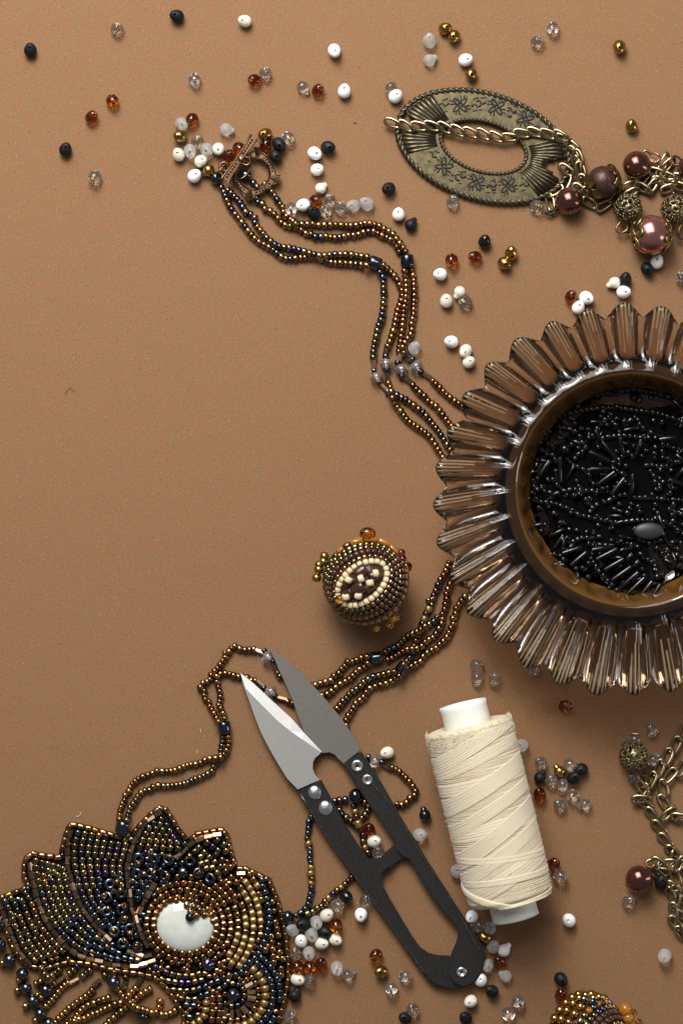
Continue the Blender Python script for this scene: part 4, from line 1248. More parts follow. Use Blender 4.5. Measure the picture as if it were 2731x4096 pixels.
band(1.35, .15, 15, .040, .025); band(1.75, .95, 9, .045, .02); band(2.35, 2.2, 10, .045, .02)
band(3.05, 1.85, 16, .042, .03); band(4.0, 2.75, 12, .042, .03); band(4.15, 4.0, 14, .04, .02)
band(5.2, 3.6, 16, .043, .03); band(5.95, 4.4, 12, .045, .04); band(5.1, 5.55, 5, .05, .045); band(6.2, 4.9, 16, .05, .03, .3); band(6.05, 6.25, 5, .05, .05)
band(6.7, 5.5, 14, .05, .03)
sp = Soup()                                  # the slack twisted tail at the bottom
for k in range(16):
    P = []
    for i in range(33):
        s = i / 32; ph = math.radians(-95 + 190 * s)
        xx = LEN - .98 + 1.05 * min(1, s * 2.1) ** 1.1 - .15 * max(0, s - .55) / .45 + .16 * math.sin(4.5 * s + k * .39) * (1 - .3 * s)
        xx = min(LEN + .02, xx)
        r = prof_r(min(xx, LEN - .05)) + .04 + .04 * math.cos(4.5 * s + k * .39) + .08 * max(0, xx - LEN + .4)
        P.append((xx, r * math.sin(ph), r * math.cos(ph)))
    sp.add(tube(P, .027, 5))
obj('thread_tail', sp.mesh('thread_tail', 'thread_band'), spl, MS, kind='stuff')
sp = Soup()                                  # loose fibres
for k in range(900):
    ph = random.uniform(-PI * .55, PI * .55); xx = random.choice([random.uniform(.1, .6), random.uniform(.1, LEN)])
    if random.random() < .55: ph = random.choice([-1, 1]) * random.uniform(1.25, 1.65)
    r = prof_r(xx); P = []
    u = random.uniform(-.12, .12); ln = random.uniform(.05, .15)
    for i in range(4):
        s = i / 3; rr = r + ln * s * (1 - .35 * s)
        P.append((xx + u * s - (.1 * s if xx < .3 else 0), -rr * math.sin(ph + .06 * s), rr * math.cos(ph + .06 * s)))
    sp.add(tube(P, .0065, 3))
obj('thread_fuzz', sp.mesh('thread_fuzz', 'thread_band'), spl, MS, kind='stuff')
# ------------------------------------------------------------------ oval brass medallion
md = thing('oval_medallion', at(px('E', 845, 560), 0), 'antique brass oval openwork medallion with roped edges, engraved flowers and ribbed fans', 'medallion')
MT = math.radians(17)
def me_pt(t, f, dy=0):
    a, b = 338 + 352 * f, 193 + 217 * f
    cx, cy = 848 - 3 * f, 562 - 2 * f
    x, y = a * math.cos(t), b * math.sin(t)
    return px('E', cx + x * math.cos(MT) - y * math.sin(MT), cy + x * math.sin(MT) + y * math.cos(MT))
def fout(t):
    d0 = math.atan2(math.sin(t + .04), math.cos(t + .04)); d1 = math.atan2(math.sin(t - PI + .02), math.cos(t - PI + .02))
    return .95 - .46 * math.exp(-(d0 / .19) ** 4) - .50 * math.exp(-(d1 / .17) ** 4)
n = 180
T = [2 * PI * i / n for i in range(n)]
zp = .22
outp = [tuple(at(me_pt(t, fout(t)), zp)[:2]) for t in T]; inp = [tuple(at(me_pt(t, .02), zp)[:2]) for t in T]
V, Fc = poly_ring(outp, inp, .10, zp)
obj('medallion_plate', mesh_from('medallion_plate', V, Fc, 'antique_brass', True, 40), md, Matrix.Identity(4))
def rope(f, r, nseg, name, z):
    sp = Soup(); core = [(*at(me_pt(2 * PI * i / 120, f), z)[:2], z) for i in range(120)]
    sp.add(tube(core, r * .82, 8, True), None, 1)
    d = [0.]; P = [Vector((*at(me_pt(2 * PI * i / 720, f), z)[:2], z)) for i in range(721)]
    for i in range(720): d.append(d[-1] + (P[i + 1] - P[i]).length)
    lz = lathe([(.02, -1)] + [(math.sin(a), -math.cos(a)) for a in (.4, .8, 1.2, 1.57, 1.95, 2.35, 2.75)] + [(.02, 1)], 8, False, 'X')
    for k in range(nseg):
        s = d[-1] * k / nseg; i = min(719, int(np.searchsorted(d, s)))
        t = P[i + 1] - P[max(0, i - 1)]
        Mx = frame_x(P[i] + Vector((0, 0, r * .28)), t) @ Matrix.Rotation(math.radians(-38), 4, 'Z') @ S3(r * 1.5, r * .62, r * .85)
        sp.add(lz, Mx, 0)
    obj(name, sp.mesh(name, ['antique_brass', 'brass_dark']), md, Matrix.Identity(4))
rope(1.0, .125, 76, 'rope_edge', .15)
rope(.02, .085, 56, 'rope_edge', .20)
def fan(ts, f0, f1):
    for t in ts:
        A_ = at(me_pt(t * .80 + (PI if abs(t) > 2 else 0) * .20, f0), zp); B_ = at(me_pt(t, min(f1, fout(t) - .02)), zp)
        L_ = (B_ - A_).length
        V, Fc = tube([A_ + (B_ - A_) * s for s in (0, .33, .66, 1)], [.026, .05, .070, .088], 8, flat=.7)
        obj('fan_ridge', mesh_from('fan_ridge', V, Fc, 'antique_brass'), md, Matrix.Identity(4))
def groove(ts, f0, f1):
    sp = Soup()
    for t in ts:
        A_ = at(me_pt(t * .80 + (PI if abs(t) > 2 else 0) * .20, f0), zp + .006); B_ = at(me_pt(t, min(f1, fout(t) - .02)), zp + .006)
        sp.add(tube([A_ + (B_ - A_) * s for s in (0, 1)], [.018, .035], 6, flat=.6))
    obj('fan_groove', sp.mesh('fan_groove', 'brass_dark'), md, Matrix.Identity(4))
TR = [-.62 + .084 * k for k in range(16)]
TL = [PI - .58 + .084 * k for k in range(7)] + [PI + .10 + .084 * k for k in range(8)]
fan(TR, .13, .93); groove([t + .042 for t in TR[:-1]], .13, .93)
fan(TL, .13, .93); groove([t + .042 for t in TL], .13, .93)
def motif(x, y, rot, s=1.):
    sp = Soup(); c = px('E', x, y)
    def line(L_, r=.036):
        P = [at((c[0] + (u * math.cos(rot) - v * math.sin(rot)) * s * .5102, c[1] + (u * math.sin(rot) + v * math.cos(rot)) * s * .5102), zp + .006) for u, v in L_]
        sp.add(tube(P, r * 1.15, 6, flat=.6))
    for k in range(4):
        a = PI / 4 + k * PI / 2
        L_ = []
        for i in range(13):
            q = 2 * PI * i / 12
            l, w = 34 - 24 * math.cos(q), 12 * math.sin(q) * (1 + .3 * math.cos(q))
            L_.append((l * math.cos(a) - w * math.sin(a), l * math.sin(a) + w * math.cos(a)))
        line(L_)
    for k in range(4):
        a = k * PI / 2 + .1
        line([(16 * math.cos(a), 16 * math.sin(a)), (34 * math.cos(a + .12), 34 * math.sin(a + .12)), (62 * math.cos(a - .05), 62 * math.sin(a - .05))], .026)
        line([(50 * math.cos(a + .35), 50 * math.sin(a + .35)), (70 * math.cos(a + .3), 70 * math.sin(a + .3))], .02)
    line([(72, 10), (95, -6), (115, 12), (135, 2)]); line([(-72, -10), (-95, 6), (-115, -12), (-135, -2)])
    line([(80, 40), (110, 34)], .024); line([(-80, -42), (-112, -30)], .024); line([(85, -38), (105, -46), (120, -40)], .022); line([(-82, 40), (-104, 46)], .022)
    obj('flower_engraving', sp.mesh('flower_engraving', 'brass_dark'), md, Matrix.Identity(4))
for x, y, r in ((665, 235, .0), (950, 250, .25), (1175, 345, .55), (540, 715, .75), (790, 840, .35), (1040, 865, -.05)): motif(x, y, r, 1.22)

# ------------------------------------------------------------------ chains with pearls
def link_mesh():
    P = []
    for i in range(26):
        a = 2 * PI * i / 26
        c, s = math.cos(a), math.sin(a)
        P.append((.345 * math.copysign(abs(c) ** .8, c), .155 * math.copysign(abs(s) ** .75, s), .035 * math.sin(2 * a)))
    V, Fc = tube(P, .068, 8, True)
    return mesh_from('chain_link', V, Fc, 'chain_brass')
LINK = link_mesh()
def chain(th, P, z=.17, sp=53., roll=32, yaw=14, zfun=None, sc=1.):
    path = Path(P); s = sp * .5; i = 0
    n = max(1, round(path.L / sp)); st = path.L / n
    for i in range(n):
        d = st * (i + .5); p = path.at(d); t = path.tan(d)
        zz = zfun(p) if zfun else z
        M = frame_x(at(p, zz + random.uniform(0, .02)), (t[0], -t[1], random.uniform(-.06, .06))) @ Matrix.Rotation(math.radians(yaw + random.uniform(-4, 4)), 4, 'Z') @ Matrix.Rotation(math.radians(roll + random.uniform(-10, 10)), 4, 'X') @ S3(sc, sc, sc)
        obj('chain_link', LINK, th, M)
pv, pf = lathe([(.001, -1)] + [(math.sin(a), -math.cos(a)) for a in np.linspace(.1, PI - .1, 22)] + [(.001, 1)], 36)
SPH = {m: mesh_from('pearl_' + m, pv, pf, m) for m in ('brown_pearl', 'pink_pearl', 'druzy')}
def pearl(th, t, x, y, r, m, name='brown_pearl', z=None):
    z = r if z is None else z
    return obj(name, SPH[m], th, Matrix.Translation(at(px(t, x, y), z)) @ S3(r, r, r))
def filigree_mesh():
    rnd = random.Random(3)
    bm = bmesh.new(); bmesh.ops.create_icosphere(bm, subdivisions=5, radius=1)
    D = []
    for k in range(46):
        zc_ = 1 - 2 * (k + .5) / 46; a = k * 2.39996
        D.append(Vector((math.sqrt(1 - zc_ * zc_) * math.cos(a), math.sqrt(1 - zc_ * zc_) * math.sin(a), zc_)))
    kill = []
    for f in bm.faces:
        c = f.calc_center_median().normalized()
        for k, d in enumerate(D):
            if abs(d.x) < .12: continue
            v = c - d
            el = d.cross(Vector((0, 0, 1))).normalized()
            u = v.dot(el); w = v.dot(el.cross(d))
            if (u / .105) ** 2 + (w / (.17 if k % 2 else .115)) ** 2 < 1 + (.5 * w / .15): kill.append(f); break
    bmesh.ops.delete(bm, geom=kill, context='FACES')
    bmesh.ops.recalc_face_normals(bm, faces=bm.faces)
    bmesh.ops.solidify(bm, geom=list(bm.faces), thickness=.05)
    me = bpy.data.meshes.new('filigree_shell'); bm.to_mesh(me); bm.free()
    me.polygons.foreach_set('use_smooth', [True] * len(me.polygons)); me.materials.append(MATS['filigree'])
    sp = Soup(); dot = lathe([(.004, .065), (.05, .045), (.075, 0)], 7)
    for k in range(230):
        zc_ = 1 - 2 * (k + .5) / 230; a = k * 2.39996 + 1.1
        d = Vector((math.sqrt(1 - zc_ * zc_) * math.cos(a), math.sqrt(1 - zc_ * zc_) * math.sin(a), zc_))
        if any((d - e).length < .16 and abs(e.x) >= .12 for e in D): continue
        sp.add(dot, d.to_track_quat('Z', 'X').to_matrix().to_4x4() @ Matrix.Identity(4) if False else Matrix.Translation(d * 1.0) @ d.to_track_quat('Z', 'X').to_matrix().to_4x4())
    sp.add(tube([(0, 1.015 * math.cos(a), 1.015 * math.sin(a)) for a in np.linspace(0, 2 * PI, 40)[:-1]], .02, 5, True))
    return me, sp.mesh('granulation', 'filigree')
FIL, GRAN = filigree_mesh()
def filigree(th, t, x, y, r, rot, top=False):
    M = Matrix.Translation(at(px(t, x, y), r)) @ Matrix.Rotation(rot, 4, 'Z') @ Matrix.Rotation(.5, 4, 'Y') @ S3(r, r, r)
    o = obj('filigree_ball', FIL, th, M)
    obj('granulation', GRAN, o, M)
    return o
def wire(th, t, s, z, r=.045, m='wire_copper', name='wire_loop', closed=False):
    P = catmull(pts(t, s), 5)
    zs = np.interp(np.linspace(0, 1, len(P)), np.linspace(0, 1, len(z)), z) if isinstance(z, (list, tuple)) else [z] * len(P)
    V, Fc = tube([at(p, zz) for p, zz in zip(P, zs)], r, 8, closed)
    obj(name, mesh_from(name, V, Fc, m), th, Matrix.Identity(4))

cn = thing('charm_chain', at((2450, 750), 0), 'antique brass charm chain threaded through the oval medallion, with pearls and filigree balls', 'chain')
def med_z(p): return .40
chain(cn, pts('E', '90,372 190,385 270,405 390,400 500,405 610,430 720,450 830,462 940,485 1040,492 1130,462 1240,450 1340,462 1450,475 1500,500'), zfun=med_z, yaw=-16)
chain(cn, pts('F', '260,110 360,180 430,240 470,320 490,410 505,510 540,610 575,690 640,760'), z=.36, yaw=12)
chain(cn, pts('F', '540,760 620,830 700,850 780,820 850,760 920,690'), z=.20, yaw=10)
chain(cn, pts('F', '265,420 350,470 440,515'), z=.34, yaw=-8)
chain(cn, pts('F', '400,250 440,350 470,460'), z=.22)
chain(cn, pts('F', '375,540 320,640 250,680 180,740 190,880'), z=.20, yaw=8)
chain(cn, pts('F', '440,620 500,690 520,750'), z=.22)
chain(cn, pts('F', '940,640 1030,620 1080,590 1150,560 1215,520'), z=.22)
chain(cn, pts('F', '960,740 1060,690 1130,650 1190,690 1240,640 1280,590 1320,500 1370,380 1420,330'), z=.30, yaw=6)
chain(cn, pts('F', '1230,490 1330,500 1400,540 1480,550 1600,590'), z=.42, yaw=-10)
chain(cn, pts('F', '1270,560 1350,590 1420,600 1500,620 1600,680'), z=.28)
chain(cn, pts('F', '1360,640 1420,660 1480,600 1560,560'), z=.18)
chain(cn, pts('F', '1200,330 1240,400 1290,430 1320,470'), z=.2)
chain(cn, pts('F', '1340,450 1400,420 1470,370'), z=.25)
pearl(cn, 'F', 376, 795, .55, 'brown_pearl'); pearl(cn, 'F', 1080, 418, .555, 'brown_pearl', z=.62); pearl(cn, 'V', 1690, 590, .5, 'brown_pearl')
wire(cn, 'F', '130,915 170,900 230,880 250,865', .3, .05, 'brass_dark', 'eye_pin'); wire(cn, 'F', '125,920 160,935 200,925 255,880', .25, .05, 'brass_dark', 'eye_pin')
wire(cn, 'V', '940,410 985,460 1040,470 1095,440 1115,390 1095,330 1040,300 985,300', [.5, .55, .6, .6, .6, .6, .55, .5], .045)
wire(cn, 'V', '810,270 870,250 930,290 970,330', .6, .06, 'chain_brass')
wire(cn, 'V', '1560,490 1480,510 1390,520 1320,470 1310,410', .45, .045); wire(cn, 'V', '1570,460 1500,400 1440,360 1380,350', .5, .045, 'brass_dark')
dz = pearl(cn, 'F', 730, 595, .645, 'druzy', 'druzy_bead')
def leafy_cap(c, r, axis):
    ax = Vector(axis).normalized(); u = ax.orthogonal().normalized(); v = ax.cross(u)
    V, Fc = [], []; nu, nv = 48, 9
    for lay in (1.03, 1.14):
        for i in range(nu):
            p = 2 * PI * i / nu; am = .80 + .20 * math.sin(5 * p + .7) + .08 * math.sin(11 * p)
            for k in range(nv):
                a = .18 + (am - .18) * k / (nv - 1)
                rr = r * (lay + .05 * math.sin(7 * p + 3 * k) * (k / nv) + (.06 if k >= nv - 2 else 0))
                V.append(c + (ax * math.cos(a) + (u * math.cos(p) + v * math.sin(p)) * math.sin(a)) * rr)
    B0 = nu * nv
    for i in range(nu):
        j = (i + 1) % nu
        for k in range(nv - 1):
            Fc.append((i * nv + k, i * nv + k + 1, j * nv + k + 1, j * nv + k))
            Fc.append((B0 + i * nv + k, B0 + j * nv + k, B0 + j * nv + k + 1, B0 + i * nv + k + 1))
        for k in (0, nv - 1): Fc.append((i * nv + k, j * nv + k, B0 + j * nv + k, B0 + i * nv + k))
    obj('bead_cap', mesh_from('bead_cap', V, Fc, 'cap_gold'), cn, Matrix.Identity(4))
dc = at(px('F', 730, 595), .645)
leafy_cap(dc, .645, (-.86, -.42, .1)); leafy_cap(dc, .645, (.93, .30, .15))
filigree(cn, 'F', 990, 870, .56, .6); filigree(cn, 'F', 1482, 882, .555, -.2)
wire(cn, 'F', '935,985 890,1040 868,1085 880,1115 930,1122 975,1100 985,1060 960,1010 945,980', .40, .048)
wire(cn, 'F', '1010,1112 940,1118', .35, .05, 'brass_dark'); wire(cn, 'F', '1430,640 1470,720', [.35, .9], .05)
wire(cn, 'F', '1490,1130 1530,1180 1575,1190', .4, .05, 'brass_dark'); wire(cn, 'F', '1550,1030 1520,1100 1540,1150', .45, .045)
pc = at(px('F', 1232, 1148), .80); RP = .80
obj('capped_pearl', SPH['pink_pearl'], cn, Matrix.Translation(pc) @ S3(RP, RP, RP))
def petal_cap(axis, n=6, off=0.):
    ax = Vector(axis).normalized(); u = ax.orthogonal().normalized(); v = ax.cross(u)
    def P(al, ph, r): return pc + (ax * math.cos(al) + (u * math.cos(ph) + v * math.sin(ph)) * math.sin(al)) * RP * r
    sp = Soup()
    V, Fc = [], []
    for lay in (1.02, 1.07):
        for i in range(24):
            ph = 2 * PI * i / 24
            V += [P(.10, ph, lay), P(.36, ph, lay)]
    for i in range(24):
        j = (i + 1) % 24
        Fc += [(2 * i, 2 * i + 1, 2 * j + 1, 2 * j), (48 + 2 * i, 48 + 2 * j, 48 + 2 * j + 1, 48 + 2 * i + 1), (2 * i + 1, 48 + 2 * i + 1, 48 + 2 * j + 1, 2 * j + 1), (2 * i, 2 * j, 48 + 2 * j, 48 + 2 * i)]
    cap = obj('bead_cap', mesh_from('bead_cap', V, Fc, 'cap_gold'), cn, Matrix.Identity(4))
    for k in range(n):
        p0 = 2 * PI * k / n + off; flare = 1.05 + .10 * random.random() * (k % 2)
        V, Fc = [], []; m = 20
        for lay in (0, .05):
            for i in range(m):
                q = 2 * PI * i / m
                for f in (1., .45):
                    l = .64 - .36 * math.cos(q) * f - (0 if f == 1 else .02)
                    w = .36 * math.sin(q) * f * (1 - .35 * math.cos(q) * -1 if False else 1 - .3 * (l - .3))
                    V.append(P(l, p0 + w / max(.3, math.sin(l)) * .9, 1.02 + lay + (flare - 1.02) * max(0, l - .3) ** 1.5))
        for i in range(m):
            j = (i + 1) % m; B0 = 2 * m
            Fc += [(2 * i, 2 * i + 1, 2 * j + 1, 2 * j), (B0 + 2 * i, B0 + 2 * j, B0 + 2 * j + 1, B0 + 2 * i + 1), (2 * i, 2 * j, B0 + 2 * j, B0 + 2 * i), (2 * i + 1, B0 + 2 * i + 1, B0 + 2 * j + 1, 2 * j + 1)]
        obj('cap_petal', mesh_from('cap_petal', V, Fc, 'cap_gold'), cap, Matrix.Identity(4))
petal_cap((-.95, .05, .12), 6, .3); petal_cap((.97, -.05, -.02), 6, .1)

lc = thing('loose_chain', at((2640, 3350), 0), 'antique brass chain with a brown pearl and filigree ball at the lower right edge', 'chain')
chain(lc, pts('S', '1600,470 1540,560 1490,640 1420,740 1350,840 1290,930 1220,1020 1150,1090'), z=.17, sp=56, sc=1.08)
chain(lc, pts('S', '1180,1100 1220,1150 1270,1215 1310,1290 1350,1370 1400,1470 1460,1560 1520,1640'), z=.17, sp=56, sc=1.08)
chain(lc, pts('S', '1600,790 1530,860 1430,915 1392,1010 1390,1110 1420,1190 1480,1240 1470,1310'), z=.17, sp=55, sc=1.08)
chain(lc, pts('S', '1110,1080 1180,1110 1280,1120'), z=.32, sc=1.05); chain(lc, pts('S', '1190,940 1200,1010 1240,1080'), z=.3)
chain(lc, pts('S', '1380,1275 1460,1230 1530,1270 1600,1290'), z=.32, sc=1.05); chain(lc, pts('S', '1500,1700 1490,1640 1540,1620'), z=.2)
chain(lc, pts('Y', '800,270 1000,290 1200,310 1400,330 1620,320'), z=.30, sc=1.05, roll=10); chain(lc, pts('Y', '910,150 1050,300 1160,450'), z=.36); chain(lc, pts('Y', '1380,440 1500,270 1600,150'), z=.36)
chain(lc, pts('Y', '960,400 1000,540 1130,540'), z=.2)
chain(lc, pts('Y', '1040,450 1250,520 1400,640 1300,740 1400,920 1420,1050 1390,1170 1345,1380 1340,1500 1430,1720 1520,1850 1600,2000'), z=.24, sc=1.05)
chain(lc, pts('Y', '1290,880 1310,1040 1480,1080 1620,1180'), z=.18); chain(lc, pts('Y', '1430,780 1480,920 1620,940'), z=.30)
chain(lc, pts('Y', '1390,1370 1500,1440 1620,1560'), z=.2); chain(lc, pts('Y', '1490,1640 1540,1760 1620,1840'), z=.2)
pearl(lc, 'Y', 585, 652, .555, 'brown_pearl')
obj('pearl_cap', mesh_from('pearl_cap', *lathe([(.001, .06), (.10, .05), (.15, 0), (.12, -.03)], 20), 'cap_gold'), lc, Matrix.Translation(at(px('Y', 325, 790), .50)) @ Vector((-.83, -.45, .25)).to_track_quat('Z', 'X').to_matrix().to_4x4())
wire(lc, 'Y', '850,430 870,380 920,345 960,350', .4, .04)
filigree(lc, 'W', 535, 930, .575, 2.2)
wire(lc, 'W', '690,1200 660,1330 615,1440 625,1510 680,1560 760,1560 840,1510 870,1440 840,1370 780,1330 710,1320', .32, .05); wire(lc, 'W', '265,690 320,640 395,600', .75, .04, 'brass_dark')

# ------------------------------------------------------------------ fluted glass bowl
RIM, LIP = at((2517, 2000), 3.0), at((2530, 1958), 2.95)
FLOOR = at((2526, 1958), .9)
NP = 32
prof_in = [(0.02, .80, 0), (2.2, .80, 0), (3.6, .82, 0), (3.98, .92, 0), (4.10, 1.2, .05), (4.18, 1.6, .07), (4.27, 2.05, .06), (4.36, 2.5, .03), (4.45, 2.80, 0), (4.55, 2.91, 0), (4.66, 2.92, 0), (4.78, 2.87, .05),
           (4.94, 2.80, .18), (5.12, 2.73, .42), (5.4, 2.69, .62), (5.8, 2.69, .7), (6.2, 2.73, .85), (6.6, 2.79, .95), (7.0, 2.86, 1), (7.3, 2.92, 1), (7.5, 2.95, .95), (7.6, 2.94, .7), (7.64, 2.88, .4)]
prof_out = [(7.62, 2.62, .3), (7.5, 2.52, .6), (7.2, 2.42, .8), (6.8, 2.32, .8), (6.3, 2.22, .7), (5.8, 2.14, .55), (5.45, 2.14, .4), (5.2, 2.06, .2), (5.0, 1.85, .1), (4.85, 1.5, .1), (4.68, 1.1, .1), (4.52, .7, .1), (4.42, .3, .1), (4.36, .06, 0), (4.25, .0, 0), (3.9, .0, 0), (3.7, .14, 0), (2.0, .2, 0), (0.02, .2, 0)]
prof_b = prof_in + prof_out
PER = 40; NT = NP * PER
th0 = math.radians(90 + 1.5)
rnd = random.Random(11)
PV = [(rnd.uniform(.82, 1.2), rnd.uniform(-1.6, 1.6), rnd.uniform(-.07, .06), rnd.uniform(.8, 1.15)) for k in range(NP)]
V, Fc = [], []
for i in range(NT):
    u = (i % PER) / PER; a = th0 + 2 * PI * i / NT
    cu = math.cos(2 * PI * u)
    pk = PV[int((i + PER // 2) // PER) % NP]
    rib = (.5 + .5 * cu) ** (1.25 * pk[0])
    win = max(0., cu) ** .6
    fine = math.cos(2 * PI * u * 9 + pk[1] * math.sin(2 * PI * u)) * win
    j = 0.
    for k, (r, z, f) in enumerate(prof_b):
        w = min(1, max(0, (r - 4.9) / 2.6))
        top_ = k < len(prof_in)
        rr = r + pk[2] * w ** 3 - (.52 * (1 - rib ** .55) * w ** 3 if r > 4.9 else 0) + (.035 * f * (rib - .5) if 4.7 < r <= 5.2 and top_ else 0) + (1.6 * f * (rib - .5) if 4.05 < r < 4.4 and top_ else 0)
        zz = z + (0 if r < 4.45 else 1) * f * (1 + (pk[3] - 1) * math.sin(PI * (u + .5) % PI)) * ((.52 * (rib - .5) + .035 * fine) if top_ else -.55 * (rib - .5))
        c = FLOOR.lerp(RIM, w) if r > 4.9 else FLOOR.lerp(LIP, min(1, z / 2.95))
        if 4.4 < r <= 4.9 and top_: c = LIP.copy()
        if r > 4.9: c = LIP.lerp(RIM, w)
        V.append((c.x + rr * math.cos(a), c.y + rr * math.sin(a), zz))
m_ = len(prof_b); MI = []
for i in range(NT):
    j = (i + 1) % NT
    for k in range(m_ - 1):
        Fc.append((i * m_ + k, i * m_ + k + 1, j * m_ + k + 1, j * m_ + k))
Fc.append(tuple(i * m_ for i in range(NT))); Fc.append(tuple(i * m_ + m_ - 1 for i in reversed(range(NT))))
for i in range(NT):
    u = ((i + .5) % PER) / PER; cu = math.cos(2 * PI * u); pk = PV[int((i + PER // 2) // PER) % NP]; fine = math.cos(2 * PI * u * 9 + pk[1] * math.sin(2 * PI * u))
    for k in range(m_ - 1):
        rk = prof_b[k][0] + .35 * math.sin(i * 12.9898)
        MI.append(1 if cu > .22 and fine > .22 + max(0, 6.8 - rk) * .62 and 5.3 < rk and k < len(prof_in) - 2 else (2 if 3 <= k <= 8 else (3 if 9 <= k <= 11 else 0)))  # painted light streaks on the crests, glow tints on wall and lip
me = mesh_from('glass_bowl', V, Fc, ['bowl_glass', 'painted_streaks', 'wall_glow_tint', 'root_glass'], True, None, MI + [0, 0])
bm = bmesh.new(); bm.from_mesh(me); bmesh.ops.recalc_face_normals(bm, faces=bm.faces); bm.to_mesh(me); bm.free()
obj('glass_bowl', me, None, Matrix.Identity(4), 'large smoky amber fluted glass bowl with petal rim holding black beadwork', 'bowl')

# ------------------------------------------------------------------ black beadwork inside the bowl
bb = thing('black_beadwork', at((2500, 1950), .82), 'heap of black seed and bugle beadwork lying inside the fluted glass bowl', 'beadwork')
ZB = 1.30
BK = dict(black_seed=1)
def bstrand(s, z=ZB, r=.138):
    strand(bb, pts('J', s), BK, r=r, z0=z + r, tk=(.7, 1.0), lift=False, jit=.15)
def rods(s, z=ZB + .14, r=.095):
    v = pts('J', s)
    for i in range(0, len(v), 2):
        a, b = at(v[i], z), at(v[i + 1], z + random.uniform(-.08, .08))
        bead(bb, 'rod', 'black_seed', frame_x((a + b) / 2, b - a) @ S3((b - a).length / 2, r, r), 'black_bugle_bead')
for s in ('230,1245 400,1260 480,1290 560,1320 620,1360 700,1380 780,1400 850,1415 930,1430 1050,1425 1150,1415 1250,1415 1350,1425 1430,1440 1500,1480 1600,1570',
          '440,495 520,470 600,440 680,425 760,415 860,405 960,405 1060,415 1150,430 1250,440 1350,460 1450,490 1600,535', '1100,235 1220,255 1300,270 1380,290 1450,310 1600,370',
          '770,300 860,270 940,280 1010,260 1090,240', '690,620 810,680 900,665 960,660 1060,655 1150,670 1230,680 1300,700', '780,610 840,540 900,490 960,580 1010,640', '1030,580 1090,520 1150,490 1170,540 1210,610',
          '640,640 650,700 700,770 640,810 590,870', '510,850 580,920 640,940 700,980 740,1060 790,1115', '440,1100 500,1150 550,1140 630,1140 700,1150 750,1150 820,1150 890,1170', '730,1195 730,1280 775,1340',
          '850,1265 930,1220 1000,1190 1070,1180', '1110,1210 1190,1210 1260,1210 1340,1220 1420,1225 1500,1230 1600,1240', '1110,1250 1080,1320 1045,1380', '930,1305 1010,1335', '1215,925 1280,920 1340,930 1420,930 1490,900 1560,880',
          '1260,960 1310,1020 1390,1060 1340,1110 1305,1170', '1430,1090 1470,1130 1510,1155', '1370,730 1380,800 1385,870', '1360,735 1430,745 1500,775 1600,795', '1480,1250 1475,1320 1485,1400', '1150,1580 1230,1600 1320,1605 1410,1575',
          '220,1040 230,1110 220,1170 300,1110 330,1160 400,1170 380,1210 350,1230', '190,1200 185,1260 190,1300', '330,1050 400,1050 440,1100', '270,1660 310,1690 360,1720 430,1720 500,1760 440,1820', '370,1770 440,1815 520,1815',
          '500,1880 530,1950 590,1980', '730,1740 790,1830 870,1930 950,2010', '640,1575 740,1570 860,1555', '520,1610 600,1600 640,1570', '600,1520 640,1470', '1420,1660 1440,1760 1460,1860', '1190,1740 1300,1800 1340,1900',
          '1350,1660 1400,1740 1480,1800', '1150,1270 1180,1330 1150,1370', '1290,1310 1340,1340', '440,560 470,650 460,700', '480,580 560,600 610,620', '300,760 340,820 410,830', '330,720 390,760', '920,900 980,880 1040,830 1100,830 1120,880', '920,920 990,985 1060,1010',
          '240,1720 330,1830 430,1950 560,2050', '300,650 400,600', '700,1620 900,1640 1050,1620 1180,1660'):
    bstrand(s)
rods('730,800 910,880 735,955 910,950 790,1100 955,980 920,1185 1040,1035 1105,1170 1115,1000 840,710 970,860 1000,680 1030,820 1190,690 1140,830 275,1020 365,880 465,1075 465,850 '
     '485,1710 655,1655 560,1815 700,1700 790,1765 975,1670 860,1860 1035,1760 930,1950 1100,1830 1000,2020 1165,1880 1060,2080 1220,1930 1160,2120 1290,1960 1260,2150 1360,1990 750,1680 925,1650 '
     '1440,1050 1568,1090 1350,690 1500,670 1420,850 1470,890 1000,1690 1060,1660 1060,1770 1110,1710 1120,1830 1170,1770')
V, Fc = [], []
for lay in (.86, .98):
    for i in range(64):
        a = 2 * PI * i / 64; rr = 3.62 + .16 * math.sin(7 * a) + .10 * math.sin(12 * a + 1) - (1.3 if -1.35 < math.atan2(math.sin(a), math.cos(a)) < -.75 else 0)
        c = at(px('J', 1110, 1190), .9); V.append((c.x + rr * math.cos(a), c.y + rr * math.sin(a), lay))
Fc = [tuple(reversed(range(64))), tuple(range(64, 128))] + [(i, (i + 1) % 64, 64 + (i + 1) % 64, 64 + i) for i in range(64)]
obj('shade_disc', mesh_from('shade_disc', V, Fc, 'depth_shade', False), bb, Matrix.Identity(4))  # added black disc, painting the shade deep in the bowl
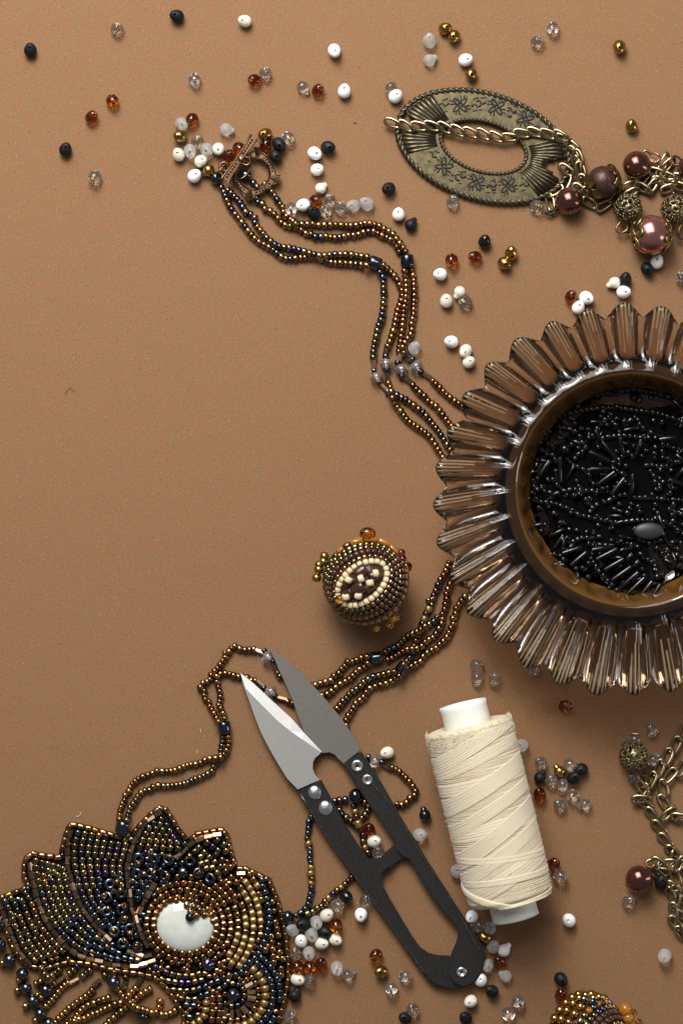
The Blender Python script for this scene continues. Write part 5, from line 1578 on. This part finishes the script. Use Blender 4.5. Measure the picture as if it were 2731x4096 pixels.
# darker layer of beads underneath, too many and too jumbled to count
sp = Soup()
bcn = at(px('J', 1110, 1190), 1.0)
for k in range(360):
    a = random.uniform(0, 2 * PI); rr = 4.25 * math.sqrt(random.random())
    if rr > 3.6 and random.random() < .35: continue
    c = Vector((bcn.x + rr * math.cos(a), bcn.y + rr * math.sin(a), random.uniform(1.0, 1.25)))
    if math.hypot(c.x - bcn.x - 2.6, c.y - bcn.y + 3.2) < .8: continue
    if math.hypot(c.x - FLOOR.x, c.y - FLOOR.y) > 4.08: continue
    d = Vector((random.gauss(0, 1), random.gauss(0, 1), random.gauss(0, .5)))
    if random.random() < .14: sp.add(SHAPE['rod'][0], frame_x(c, d) @ S3(.32, .085, .085))
    else: sp.add(SHAPE['seed'][0], frame_x(c, d) @ S3(.1, .12, .12))
obj('jumbled_beads', sp.mesh('jumbled_beads', 'black_seed'), bb, Matrix.Identity(4), kind='stuff')
V, Fc = lathe([(.001, .16)] + [(math.sin(a), .16 * math.cos(a)) for a in np.linspace(.15, PI / 2, 10)] + [(1, -.1)], 32)
obj('grey_cabochon', mesh_from('grey_cabochon', V, Fc, 'grey_cabochon'), bb, Matrix.Translation(at(px('J', 1260, 1510), ZB)) @ S3(.60, .34, 1))
obj('heart_bead', bead_mesh('round', 'black_seed'), bb, frame_x(at(px('J', 505, 775), ZB + .2), (1, 0, .2)) @ S3(.2, .2, .2))
flush(bb)

# ------------------------------------------------------------------ ridged glass petal at the right edge
V, Fc = [], []
nu, nv = 60, 12
for i in range(nu):
    a = 2 * PI * i / nu
    for k in range(nv + 1):
        b = PI * k / nv
        x, y, z = math.cos(b), math.sin(b) * math.cos(a), math.sin(b) * math.sin(a)
        V.append((x, y * (1 + .05 * math.cos(10 * a)), z * (1 + .12 * math.cos(10 * a))))
for i in range(nu):
    j = (i + 1) % nu
    for k in range(nv): Fc.append((i * (nv + 1) + k, i * (nv + 1) + k + 1, j * (nv + 1) + k + 1, j * (nv + 1) + k))
bm = bmesh.new(); me = mesh_from('glass_petal', V, Fc, 'petal_glass'); bm.from_mesh(me)
bmesh.ops.remove_doubles(bm, verts=bm.verts, dist=1e-5); bmesh.ops.recalc_face_normals(bm, faces=bm.faces); bm.to_mesh(me); bm.free()
obj('glass_petal', me, None, Matrix.Translation(at((2745, 1103), .32)) @ Matrix.Rotation(math.radians(20), 4, 'Z') @ S3(.48, .27, .27),
    'small ridged smoky glass petal entering at the right edge above the bowl', 'glass petal')

# ------------------------------------------------------------------ stray lint on the paper
for t, s_, lab in (('M', '478,262 490,268 503,258 508,244 500,238', 'tiny pale curled lint fibre on the paper above the flower pendant'), ('L', '607,966 612,950 607,938', 'tiny pale lint fibre beside the left necklace loop, lower one'),
                   ('s', '262.4,1580.2 263,1572 267.8,1564.8 274.5,1560 276.5,1554 283,1553 288.5,1556.8 291.2,1563.5 295,1566 300,1564.5', 'fine dark curled hair lying on the bare paper at left'), ('L', '632,832 634,820 630,808', 'tiny pale lint fibre right of the left necklace loop, upper one'), ('B', '648,775 655,770 668,774', 'tiny dark lint fibre between the toggle clasp and the oval medallion')):
    P = catmull(pts(t, s_), 5)
    V, Fc = tube([at(p, .03) for p in P], .011 if t != 's' else .006, 5)
    obj('lint_fibre', mesh_from('lint_fibre', V, Fc, 'felt' if 'dark' in lab else 'thread_band'), None, Matrix.Identity(4), lab, 'lint')
